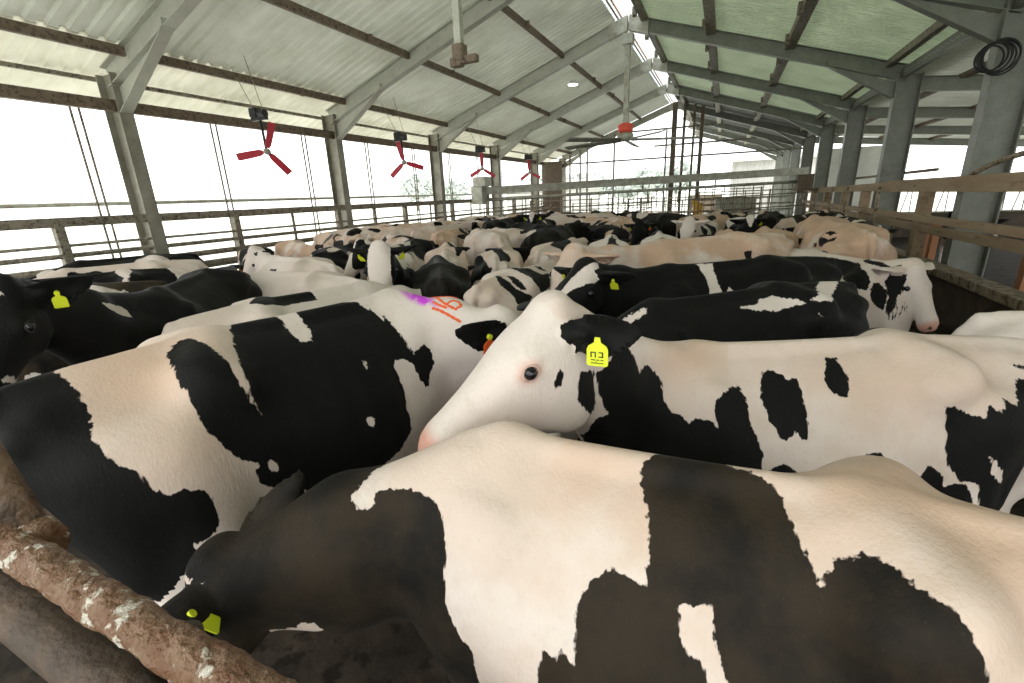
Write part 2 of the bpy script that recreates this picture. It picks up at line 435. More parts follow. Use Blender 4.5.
    def mesh(s, h, carve=True):
        lo = np.min([p.lo for p in s.prims], 0) - .05; hi = np.max([p.hi for p in s.prims], 0) + .05
        lo[2] = max(lo[2], -.02); hi[0] = min(hi[0], 2.2); lo[0] = max(lo[0], -1.1)
        lo[1] = max(lo[1], -1.3); hi[1] = min(hi[1], 1.3); hi[2] = min(hi[2], 2.2)
        n = np.ceil((hi - lo)/h).astype(int) + 1
        ax = [lo[i] + h*np.arange(n[i]) for i in range(3)]
        F = np.full(tuple(n), .25)
        for p in s.prims:
            i0 = [max(0, int((p.lo[i] - .08 - lo[i])/h)) for i in range(3)]
            i1 = [min(n[i], int((p.hi[i] + .08 - lo[i])/h) + 2) for i in range(3)]
            if any(a >= b for a, b in zip(i0, i1)): continue
            sl = tuple(slice(a, b) for a, b in zip(i0, i1))
            G = np.stack(np.meshgrid(*[ax[i][sl[i]] for i in range(3)], indexing='ij'), -1)
            F[sl] = smin(F[sl], p.fn(G), p.k)
        # hollows: flank, behind shoulder, ribs, nostrils, eye sockets
        X, Y, Z = np.meshgrid(*ax, indexing='ij', sparse=True)
        def dent(c, r, a):
            return a*np.exp(-(((X-c[0])/r[0])**2 + ((Y-c[1])/r[1])**2 + ((Z-c[2])/r[2])**2))
        for y in (-1, 1):
            F += dent((-.18,.30*y,1.24), (.13,.12,.10), .022)
            F += dent((.30,.34*y,1.05), (.06,.12,.3), .014)
            F += dent((-.62,.20*y,1.36), (.12,.1,.06), .022)
            for cc, r, a in ((s.hp(.528,.042*y,-.055), .014, .016), (s.hp(.175,.128*y,-.045), .022, .012)):
                F += dent(cc, (r, r, r), a)
        F += 0.003*np.sin(X*52)*np.exp(-((X-.12)/.25)**2)*np.exp(-((Z-1.05)/.25)**2)*(np.abs(Y) > .15)
        V, Q = surface_nets(F, lo, h)
        return V, Q

def surface_nets(F, lo, h):
    I = F < 0
    nx, ny, nz = F.shape
    cnt = np.zeros((nx-1, ny-1, nz-1), np.int8)
    for a in (0,1):
        for b in (0,1):
            for c in (0,1): cnt += I[a:nx-1+a, b:ny-1+b, c:nz-1+c]
    act = (cnt > 0) & (cnt < 8)
    idx = np.full(act.shape, -1, np.int64); cells = np.argwhere(act); idx[act] = np.arange(len(cells))
    acc = np.zeros((len(cells), 3)); num = np.zeros(len(cells))
    i, j, k = cells.T
    for axis in range(3):
        o1, o2 = [x for x in range(3) if x != axis]
        for a in (0,1):
            for b in (0,1):
                off = [0,0,0]; off[o1] = a; off[o2] = b
                p0 = F[i+off[0], j+off[1], k+off[2]]
                off2 = list(off); off2[axis] += 1
                p1 = F[i+off2[0], j+off2[1], k+off2[2]]
                m = (p0 < 0) != (p1 < 0)
                t = np.where(m, p0/(p0 - p1 + 1e-12), 0)
                pt = np.tile(np.array(off, float), (len(cells), 1)); pt[:, axis] += t
                acc[m] += pt[m]; num[m] += 1
    V = (cells + acc/num[:, None])*h + lo
    quads = []
    for axis in range(3):
        o1, o2 = [(1,2),(2,0),(0,1)][axis]
        s0 = [slice(0, None)]*3; s1 = [slice(0, None)]*3
        s0[axis] = slice(0, -1); s1[axis] = slice(1, None)
        a = I[tuple(s0)]; b = I[tuple(s1)]
        e = np.argwhere(a != b)
        ok = (e[:, o1] > 0) & (e[:, o2] > 0) & (e[:, o1] < F.shape[o1]-1) & (e[:, o2] < F.shape[o2]-1)
        e = e[ok]; ins = a[tuple(e.T)]
        def cell(d1, d2):
            c = e.copy(); c[:, o1] -= d1; c[:, o2] -= d2
            return idx[tuple(c.T)]
        q = np.stack([cell(1,1), cell(0,1), cell(0,0), cell(1,0)], 1)
        q[~ins] = q[~ins][:, ::-1]
        quads.append(q)
    Q = np.concatenate(quads)
    # one gentle smoothing pass
    for lam in (.5, -.3, .4):
        S = np.zeros_like(V); Nn = np.zeros(len(V))
        for a in range(4):
            x, y = Q[:, a], Q[:, (a+1) % 4]
            for d in range(3): S[:, d] += np.bincount(x, V[y, d], len(V)) + np.bincount(y, V[x, d], len(V))
            Nn += np.bincount(x, minlength=len(V)) + np.bincount(y, minlength=len(V))
        V = V + lam*(S/np.maximum(Nn, 1)[:, None] - V)
    return V, Q

# chart used to lay the coat pattern on the body: s along backbone and neck, t around it
def chart_axis(sh):
    a, m, b = sh.necks[1]
    pts = [np.array((-.95,0,1.02)), np.array((.42,0,1.02)), a*.5 + np.array((.58,0,1.05))*.5, m, b]
    d = []; cum = [0]
    for i in range(len(pts)-1): cum.append(cum[-1] + np.linalg.norm(pts[i+1]-pts[i]))
    return pts, cum
def body_chart(sh, P):
    pts, cum = chart_axis(sh)
    best = np.full(len(P), 1e9); S = np.zeros(len(P)); TH = np.zeros(len(P))
    for i in range(len(pts)-1):
        a, b = pts[i], pts[i+1]; d = b - a; L = np.linalg.norm(d); d = d/L
        h = np.clip((P - a) @ d, -.2 if i == 0 else 0, L)
        q = P - a - h[:, None]*d; r = np.linalg.norm(q, axis=1)
        side = nrm(np.cross((0,0,1), d)); up = np.cross(d, side)
        m = r < best
        best[m] = r[m]; S[m] = (cum[i] + h)[m] - .95
        TH[m] = np.arctan2(q @ side, q @ up)[m]
    return np.stack([S, TH*.36], 1)
def head_chart(sh, P):
    q = (P - sh.P) @ sh.HA.T/sh.hs
    return np.stack([q[:,0], np.arctan2(q[:,1], q[:,2] + .10)*.13], 1)
def side_chart(sh, P):
    return P[:, [0, 2]].copy()
def poly_sdf(pts, P):
    """signed distance to polygon, negative inside"""
    pts = np.array(pts, float); n = len(pts)
    d = np.full(len(P), 1e9); ins = np.zeros(len(P), bool)
    for i in range(n):
        a, b = pts[i], pts[(i+1) % n]; e = b - a; w_ = P - a
        t = np.clip(w_ @ e/(e.dot(e) + 1e-12), 0, 1)
        d = np.minimum(d, ((w_ - t[:, None]*e)**2).sum(1))
        c = (a[1] > P[:,1]) != (b[1] > P[:,1])
        x = a[0] + (P[:,1] - a[1])/(b[1] - a[1] + 1e-12)*(b[0] - a[0])
        ins ^= c & (P[:,0] < x)
    return np.sqrt(d)*np.where(ins, -1, 1)

COAT = {}
#COATDATA#
COAT = {
'C1': {'polys': [('T','k',[(0.304,0.595),(0.303,0.541),(0.304,0.488),(0.26,0.51),(0.25,0.475),(0.216,0.493),(0.219,0.457),(0.223,0.422),(0.226,0.384),(0.23,0.347),(0.216,0.314),(0.203,0.282),(0.161,0.244),(0.129,0.251),(0.102,0.262),(0.077,0.273),(0.086,0.232),(0.086,0.202),(0.087,0.172),(0.095,0.142),(0.102,0.112),(0.117,0.082),(0.133,0.052),(0.127,0.024),(0.092,-0.013),(0.064,-0.021),(0.022,-0.02),(-0.006,-0.018),(-0.048,-0.029),(-0.075,-0.006),(-0.107,0.003),(-0.133,0.017),(-0.16,0.028),(-0.176,0.068),(-0.185,0.092),(-0.195,0.115),(-0.206,0.135),(-0.217,0.155),(-0.231,0.191),(-0.24,0.168),(-0.25,0.144),(-0.289,0.137),(-0.322,0.148),(-0.335,0.16),(-0.348,0.171),(-0.36,0.181),(-0.376,0.191),(-0.392,0.2),(-0.403,0.209),(-0.415,0.218),(-0.423,0.232),(-0.433,0.245),(-0.442,0.267),(-0.442,1.15),(0.304,1.15)]),('T','w',[(0.013,0.283),(-0.017,0.272),(-0.047,0.261),(-0.052,0.299),(-0.059,0.328),(-0.065,0.357),(-0.075,0.384),(-0.085,0.412),(-0.093,0.445),(-0.056,0.436),(-0.039,0.384),(-0.011,0.382),(0.004,0.342),(0.008,0.312)]),('T','k',[(0.973,0.131),(0.944,0.184),(0.904,0.176),(0.905,0.129),(0.866,0.126),(0.823,0.134),(0.778,0.165),(0.745,0.202),(0.719,0.267),(0.717,0.312),(0.715,0.357),(0.718,0.417),(0.721,0.483),(0.725,0.558),(0.714,0.609),(0.704,0.653),(0.502,0.636),(0.468,0.653),(0.447,0.714),(0.424,0.79),(0.3,0.7),(0.3,1.25),(3,1.25),(3,-1.25),(0.8,-1.25),(0.85,-0.1)]),('L','w',[(1.084,0.931),(1.057,0.921),(0.998,0.952),(0.964,0.949),(0.954,0.914),(1.001,0.887),(1.031,0.902),(1.063,0.898),(1.082,0.891),(1.117,0.862),(1.072,0.879),(1.151,0.817),(1.134,0.833),(1.133,0.852),(1.136,0.849),(1.132,0.864)]),('H','k',[(-3,-3),(3,-3),(3,3),(-3,3)]),('L','w',[(1.272,1.115),(1.276,1.119),(1.279,1.132),(1.274,1.145),(1.276,1.137),(1.276,1.128),(1.268,1.128),(1.228,1.137),(1.222,1.124),(1.216,1.124),(1.176,1.134),(1.233,1.109),(1.236,1.089),(1.273,1.07),(1.278,1.089)]),],'far':-1,'tan':[((0.232, 0.028),(0.35, 0.25),0.35),((-0.402, -0.057),(0.4, 0.2),0.6),((-0.523, 0.045),(0.3, 0.2),0.5)],},
'C2': {'polys': [('T','k',[(-0.71,-0.039),(-0.7,-0.074),(-0.699,-0.118),(-0.698,-0.174),(-0.72,-0.248),(-0.712,-0.289),(-0.703,-0.327),(-0.664,-0.381),(-0.649,-0.432),(-0.622,-0.492),(-0.584,-0.485),(-0.545,-0.507),(-0.516,-0.557),(-0.514,-0.65),(-0.535,-0.684),(-0.599,-0.707),(-0.45,-1.0),(-0.45,-1.25),(-2,-1.25),(-2,0.4),(-0.82,0.3)]),('T','k',[(-0.464,-0.063),(-0.431,-0.038),(-0.387,-0.049),(-0.38,-0.096),(-0.369,-0.153),(-0.358,-0.205),(-0.357,-0.236),(-0.355,-0.268),(-0.343,-0.298),(-0.316,-0.326),(-0.296,-0.361),(-0.324,-0.294),(-0.332,-0.26),(-0.326,-0.215),(-0.29,-0.122),(-0.23,-0.001),(-0.216,0.044),(-0.188,0.061),(-0.09,0.06),(-0.052,-0.011),(-0.059,-0.051),(-0.053,-0.131),(-0.007,-0.138),(0.02,-0.084),(0.02,-0.026),(0.022,0.048),(0.106,0.041),(0.19,0.035),(0.246,0.002),(0.315,-0.032),(0.719,-0.253),(0.765,-0.327),(0.796,-0.406),(0.811,-0.495),(0.838,-0.45),(0.942,-0.548),(0.834,-0.632),(0.806,-0.709),(0.391,-0.476),(0.799,-0.563),(0.304,-0.321),(0.281,-0.358),(0.289,-0.457),(0.274,-0.58),(0.283,-0.696),(0.195,-0.739),(0.114,-0.766),(0.05,-0.811),(0.016,-0.828),(-0.104,-0.759),(-0.142,-0.747),(-0.149,-0.788),(-0.193,-0.779),(-0.232,-0.737),(-0.264,-0.676),(-0.322,-0.683),(-0.365,-0.619),(-0.369,-0.552),(-0.346,-0.539),(-0.382,-0.506),(-0.428,-0.445),(-0.463,-0.37),(-0.483,-0.326),(-0.485,-0.276),(-0.489,-0.252),(-0.494,-0.189),(-0.484,-0.128)]),('T','w',[(-0.318,-0.537),(-0.294,-0.562),(-0.297,-0.606),(-0.322,-0.586)]),('T','w',[(0.136,-0.264),(0.151,-0.285),(0.161,-0.335),(0.144,-0.319)]),('T','w',[(0.059,-0.533),(0.092,-0.547),(0.083,-0.58),(0.06,-0.562)]),],'far':1,'tailk':1,'tan':[((-0.57, -0.078),(0.35, 0.25),0.85),((-0.519, -0.328),(0.3, 0.35),0.6),((0.42, -1.07),(0.3, 0.3),0.4)],'purple':[('T',[(0.752, -0.066), (0.842, -0.004), (0.934, -0.169), (0.983, -0.218), (0.855, -0.168), (0.803, -0.134)],.012)],'strokes':[[(0.555, -0.237, 1.391), (0.568, -0.281, 1.379), (0.58, -0.339, 1.354), (0.586, -0.388, 1.334)], [(0.581, -0.22, 1.413), (0.58, -0.259, 1.403), (0.59, -0.301, 1.391)], [(0.62, -0.208, 1.424), (0.6, -0.273, 1.41), (0.608, -0.347, 1.382)], [(0.604, -0.289, 1.406), (0.633, -0.295, 1.415), (0.648, -0.319, 1.41), (0.635, -0.349, 1.396), (0.612, -0.338, 1.39)], [(0.627, -0.164, 1.421), (0.652, -0.221, 1.425), (0.675, -0.249, 1.423), (0.693, -0.277, 1.413)]],},
'C3': {'polys': [('H','k',[(0.11,0.21),(0.11,0.229),(0.134,0.255),(0.157,0.256),(0.147,0.23),(0.121,0.214)]),('L','k',[(1.044,1.507),(1.0,1.495),(0.991,1.443),(0.986,1.381),(0.973,1.292),(1.013,1.342),(1.045,1.389),(1.06,1.413),(1.056,1.466)]),('L','k',[(0.898,1.62),(0.819,1.478),(0.793,1.417),(0.775,1.445),(0.746,1.432),(0.693,1.361),(0.689,1.285),(0.664,1.25),(0.631,1.24),(0.598,1.213),(0.582,1.232),(0.531,1.23),(0.501,1.203),(0.511,1.269),(0.501,1.301),(0.456,1.327),(0.413,1.332),(0.384,1.323),(0.368,1.283),(0.367,1.238),(0.369,1.198),(0.341,1.155),(0.326,1.095),(0.33,1.034),(0.362,0.987),(0.39,0.932),(0.444,0.924),(0.5,0.918),(0.562,0.919),(0.623,0.918),(0.677,0.903),(0.72,0.855),(0.772,0.867),(0.828,0.884),(0.879,0.885),(0.889,0.883),(0.979,1.049),(1.017,1.154),(0.97,1.273),(0.92,1.281),(0.947,1.331),(0.969,1.403),(0.991,1.474),(0.953,1.486),(0.905,1.517),(0.908,1.623)]),('T','k',[(0.271,0.112),(0.234,0.111),(0.197,0.137),(0.186,0.158),(0.156,0.15),(0.148,0.215),(0.152,0.293),(0.154,0.363),(0.17,0.417),(0.187,0.407),(0.196,0.372),(0.215,0.391),(0.241,0.421),(0.263,0.4),(0.267,0.358),(0.289,0.326),(0.307,0.234),(0.296,0.165)]),('T','k',[(0.31,0.56),(0.293,0.539),(0.253,0.514),(0.231,0.531),(0.182,0.567),(0.163,0.615),(0.226,0.657),(0.291,0.631)]),('T','k',[(0.007,0.065),(-0.032,0.076),(-0.034,0.127),(-0.041,0.163),(-0.029,0.206),(-0.013,0.236),(0.022,0.231),(0.047,0.207),(0.052,0.167)]),('T','k',[(-0.034,0.505),(-0.057,0.477),(-0.108,0.474),(-0.147,0.52),(-0.176,0.599),(-0.189,0.602),(-0.235,0.588),(-0.302,0.623),(-0.309,0.552),(-0.348,0.579),(-0.385,0.623),(-0.394,0.674),(-0.421,0.641),(-0.452,0.637),(-0.474,0.675),(-0.485,0.738),(-0.523,0.835),(-0.573,0.929),(-0.584,0.991),(-0.526,0.995),(-0.446,0.975),(-0.385,0.973),(-0.331,0.979),(-0.28,0.99),(-0.229,1.002),(-0.069,0.742),(-0.037,0.652),(-0.031,0.576)]),('T','k',[(-0.332,0.304),(-0.371,0.305),(-0.431,0.337),(-0.479,0.35),(-0.488,0.308),(-0.526,0.333),(-0.551,0.278),(-0.576,0.293),(-0.594,0.303),(-0.669,0.191),(-0.709,0.184),(-0.8,0.167),(-0.837,0.192),(-0.795,0.228),(-0.771,0.272),(-0.76,0.402),(-0.757,0.485),(-0.748,0.566),(-0.743,0.673),(-0.733,0.76),(-0.73,0.86),(-0.962,1.266),(-0.962,1.232),(-0.962,1.198),(-0.961,1.163),(-0.952,1.135),(-0.635,0.904),(-0.577,0.83),(-0.507,0.725),(-0.483,0.623),(-0.45,0.624),(-0.427,0.631),(-0.392,0.561),(-0.365,0.475),(-0.363,0.423),(-0.352,0.364)]),('T','w',[(-0.505,0.504),(-0.529,0.529),(-0.566,0.574),(-0.591,0.642),(-0.544,0.604),(-0.517,0.568)]),('T','k',[(-0.689,0.124),(-0.744,0.131),(-0.761,0.157),(-0.708,0.137)]),],'far':-1,'pinkeye':1,'tan':[((0.836, 0.128),(0.15, 0.12),0.5),((-0.219, 0.191),(0.5, 0.2),0.3)],},
'C0': {'polys': [('T','k',[(-3,-3),(3,-3),(3,3),(-3,3)]),('H','k',[(-3,-3),(3,-3),(3,3),(-3,3)]),('T','w',[(1.295,0.217),(1.254,0.221),(1.117,0.168),(1.063,0.197),(1.036,0.318),(1.088,0.304),(1.183,0.314),(1.246,0.28)]),('H','w',[(0.04,0.044),(0.053,0.06),(0.065,0.06),(0.064,0.046)]),('H','w',[(0.401,0.102),(0.383,0.138),(0.381,0.223),(0.342,0.283),(0.392,0.264),(0.422,0.108)]),],'far':0,'tan':[],},
'A': {'polys': [('T','k',[(-3,-3),(3,-3),(3,3),(-3,3)]),('H','k',[(-3,-3),(3,-3),(3,3),(-3,3)]),('T','w',[(0.286,0.01),(0.156,0.02),(0.172,0.073),(0.19,0.173),(0.184,0.29),(0.221,0.322),(0.297,0.322),(0.27,0.21),(0.258,0.119),(0.264,0.042)]),('T','w',[(0.124,0.218),(0.093,0.256),(0.134,0.271),(0.146,0.253)]),('H','w',[(0.282,-0.062),(0.173,-0.025),(0.066,0.019),(0.002,0.057),(-0.071,0.098),(-0.032,0.139),(0.046,0.159),(0.098,0.137),(0.157,0.091),(0.223,0.034),(0.271,-0.001)]),],'far':0,'tan':[],},
'B': {'polys': [('r','k',[(-0.05,1.406),(0.027,1.432),(0.23,1.428),(0.415,1.422),(0.583,1.369),(0.652,1.302),(0.681,1.231),(0.629,1.24),(0.518,1.275),(0.278,1.335),(0.11,1.374)]),('r','k',[(0.4,1.449),(0.46,1.465),(0.608,1.456),(0.709,1.431),(0.753,1.463),(0.818,1.379),(0.851,1.254),(0.866,1.127),(0.867,1.013),(0.857,1.051),(0.811,1.213),(0.738,1.314),(0.724,1.413)]),('r','k',[(0.676,1.296),(0.717,1.302),(0.788,1.247),(0.828,1.16),(0.826,1.087),(0.78,1.113),(0.731,1.163),(0.693,1.252)]),],'far':1,'tan':[((0.889, -0.548),(0.3, 0.2),0.3)],},
'C': {'polys': [('T','k',[(-3,-3),(3,-3),(3,3),(-3,3)]),('H','w',[(-3,-3),(3,-3),(3,3),(-3,3)]),('L','w',[(0.827,1.301),(0.721,1.361),(0.668,1.392),(0.619,1.421),(0.574,1.435),(0.584,1.412),(0.647,1.386),(0.671,1.361),(0.764,1.328),(0.776,1.303),(0.827,1.286)]),('T','w',[(0.037,0.092),(-0.076,0.095),(-0.106,0.069),(-0.205,0.067),(-0.232,0.098),(-0.288,0.137),(-0.306,0.179),(-0.241,0.154),(-0.169,0.161),(-0.059,0.135)]),('T','w',[(-0.317,0.172),(-0.376,0.166),(-0.535,0.053),(-0.643,-0.012),(-0.787,-0.008),(-0.681,0.056),(-0.411,0.214),(-0.352,0.197)]),('T','w',[(-0.313,0.231),(-0.339,0.262),(-0.333,0.265),(-0.315,0.249)]),],'far':0,'tan':[],},
'D': {'polys': [('T','k',[(-0.611,-1.093),(-0.57,-1.1),(-0.57,-1.13)]),],'far':0,'tan':[],},
'M2': {'polys': [('T','k',[(-0.306,0.047),(-0.198,0.069),(-0.09,0.076),(0.05,-0.016),(0.052,-0.079),(-0.101,-0.086),(-0.254,-0.11),(-0.365,-0.126),(-0.418,-0.045)]),],'far':1,'tan':[((-0.73, -0.05),(0.4, 0.3),0.3)],},
'M3b': {'polys': [('T','k',[(0.659,-0.054),(0.638,-0.09),(0.638,0.003),(0.659,0.033)]),],'far':0,'tan':[((-0.225, 0.106),(0.5, 0.3),0.25)],},
'M3a': {'polys': [('T','k',[(0.372,0.269),(0.332,0.185),(0.172,0.181),(0.096,0.266),(0.313,0.309)]),('T','k',[(1.236,0.631),(1.113,0.365),(1.109,0.517),(1.171,0.608)]),],'far':0,'tan':[((-0.479, 0.158),(0.5, 0.3),0.25)],},
'M5': {'polys': [('T','k',[(-3,-3),(3,-3),(3,3),(-3,3)]),('T','w',[(0.613,0.475),(-0.391,0.331),(-0.385,0.363),(-0.386,0.424),(-0.405,0.508),(0.613,0.497)]),],'far':0,'tan':[],},
'M6': {'polys': [('T','k',[(0.654,0.116),(0.66,0.074),(1.103,-0.182),(1.103,-0.427),(-0.527,-0.17),(-0.587,-0.132),(-0.395,-0.098),(0.66,-0.004)]),],'far':0,'tan':[],},
'M7': {'polys': [('T','k',[(-0.545,0.495),(-0.405,0.339),(-0.405,0.242),(-0.454,0.16),(-0.862,0.081),(-0.963,0.009),(-0.855,0.253),(-0.549,0.626),(-0.564,0.45)]),('T','k',[(1.184,0.482),(0.622,0.076),(-0.406,-0.054),(-0.523,-0.155),(-0.608,-0.153),(-0.829,-0.06),(-0.503,0.016)]),],'far':0,'tan':[],},
'M8': {'polys': [('T','k',[(-0.599,0.008),(-0.568,-0.021),(-0.561,-0.137),(-0.532,-0.25),(-0.472,-0.299),(-0.624,-0.354),(-0.681,-0.303),(-0.639,-0.169),(-0.682,-0.095)]),('T','k',[(-0.499,-0.035),(-0.467,-0.071),(-0.501,-0.196),(-0.5,-0.254),(-0.53,-0.214),(-0.538,-0.118)]),('T','k',[(-0.324,0.061),(-0.288,0.033),(-0.072,-0.042),(-0.022,-0.112),(0.107,-0.108),(-0.058,-0.251),(-0.355,-0.292),(-0.424,-0.23),(-0.409,-0.139),(-0.367,-0.041)]),('T','k',[(-0.025,-0.009),(0.092,-0.031),(0.139,-0.09),(0.083,-0.069)]),],'far':0,'tan':[((-0.811, -0.091),(0.2, 0.2),0.5)],},
'M9': {'polys': [('T','k',[(-0.325,0.228),(0.055,0.124),(0.323,-0.02),(0.117,-0.221),(-0.478,-0.195),(-0.291,0.015)]),('T','k',[(-0.29,-0.011),(-0.439,-0.173),(-0.503,-0.191),(-0.476,-0.015)]),],'far':0,'tan':[],},
'M10': {'polys': [('T','k',[(-3,-3),(3,-3),(3,3),(-3,3)]),('T','w',[(1.097,0.42),(0.651,-0.013),(-0.807,0.004),(-0.795,0.257),(-0.592,0.387),(-0.496,0.234)]),('T','w',[(0.651,-0.013),(1.088,-0.422),(-0.526,-0.332),(-0.613,-0.256),(-0.482,-0.087)]),],'far':0,'tan':[],},
'M11': {'polys': [('T','k',[(-0.22,0.218),(-0.263,0.226),(-0.272,0.3),(-0.221,0.302)]),],'far':0,'tan':[],},
'M11b': {'polys': [('T','k',[(-0.886,0.121),(-0.891,0.108),(-0.892,0.112)]),],'far':0,'tan':[],},
'M12': {'polys': [('T','k',[(-0.41,0.254),(-0.454,0.189),(-0.499,0.159),(-0.492,0.211)]),('T','k',[(-0.138,0.308),(-0.506,0.241),(-0.524,0.173),(-0.554,0.217),(-0.484,0.318)]),('T','k',[(0.069,0.294),(-0.042,0.279),(-0.106,0.324),(-0.033,0.333)]),('T','k',[(1.043,0.625),(1.058,0.532),(1.061,0.507),(0.601,0.788),(0.594,0.887)]),('T','k',[(0.379,0.451),(0.177,0.418),(0.172,0.478)]),],'far':0,'tan':[],},
'M12b': {'polys': [('T','k',[(1.002,1.142)]),],'far':-1,'tan':[],},
'M14': {'polys': [('T','k',[(-3,-3),(3,-3),(3,3),(-3,3)]),('T','w',[(0.613,-0.004),(0.613,-0.119),(-0.381,-0.117),(-0.502,-0.249),(-0.659,-0.094),(-0.548,0.083),(-0.724,0.265),(0.207,0.47),(-0.461,0.189)]),],'far':0,'tan':[],},
}

def make_tag(sh, side, col, parent, size=.055, along=.10, nrm_off=.030, tsz=1.0, ink=False, flip=1):
    nrm_off *= flip
    base, E, c = sh.ears[side]
    p = base + E[0]*along + E[2]*nrm_off
    dn = np.array([0,0,-1.0]); w_ = nrm(np.cross(E[2], dn)) if abs(E[2][2]) < .9 else E[0]
    dn = nrm(dn - E[2]*dn.dot(E[2])*.8)
    n_ = nrm(np.cross(w_, dn))
    s_ = size
    s_ *= tsz
    out = [(-.12,0),(.12,0),(.16,-.25),(.42,-.42),(.5,-.6),(.5,-1.35),(.42,-1.42),(-.42,-1.42),(-.5,-1.35),(-.5,-.6),(-.42,-.42),(-.16,-.25)]
    v = [p + w_*a*s_ - dn*b*s_ + n_*.002 for a, b in out] + [p + w_*a*s_ - dn*b*s_ - n_*.002 for a, b in out]
    k = len(out)
    mb = MB(); mb.add(v, [tuple(range(k)), tuple(range(k, 2*k))[::-1]] + [(i, k+i, k+(i+1) % k, (i+1) % k) for i in range(k)])
    o = mb.build('ear_tag', M['tag_' + col], parent)
    if ink:
        mk = MB()
        for (a0, a1, b0, b1) in ((-.32,-.26,.70,.98),(-.32,-.10,.70,.76),(-.12,-.06,.70,.98),(.06,.28,.70,.76),(.22,.28,.70,.98),(.06,.28,.92,.98),(-.30,-.08,1.08,1.13),(-.02,.10,1.08,1.13),(.16,.30,1.08,1.13),(-.30,.30,1.24,1.28)):
            for sg in (-1, 1):
                q = [p + w_*a*s_ + dn*b*s_ + n_*.0032*sg for a, b in ((a0,b0),(a1,b0),(a1,b1),(a0,b1))]
                mk.add(q, [(0,1,2,3)])
        mk.build('tag_number', M['tag_ink'], o)
    else:
        bt = MB().tube([p - dn*s_*.02 - n_*.006, p - dn*s_*.02 + n_*.007], .011*tsz, 12).build('tag_button', M['tag_' + ('yellow' if col == 'orange' else col)], o)
    return o, p, w_, dn, n_

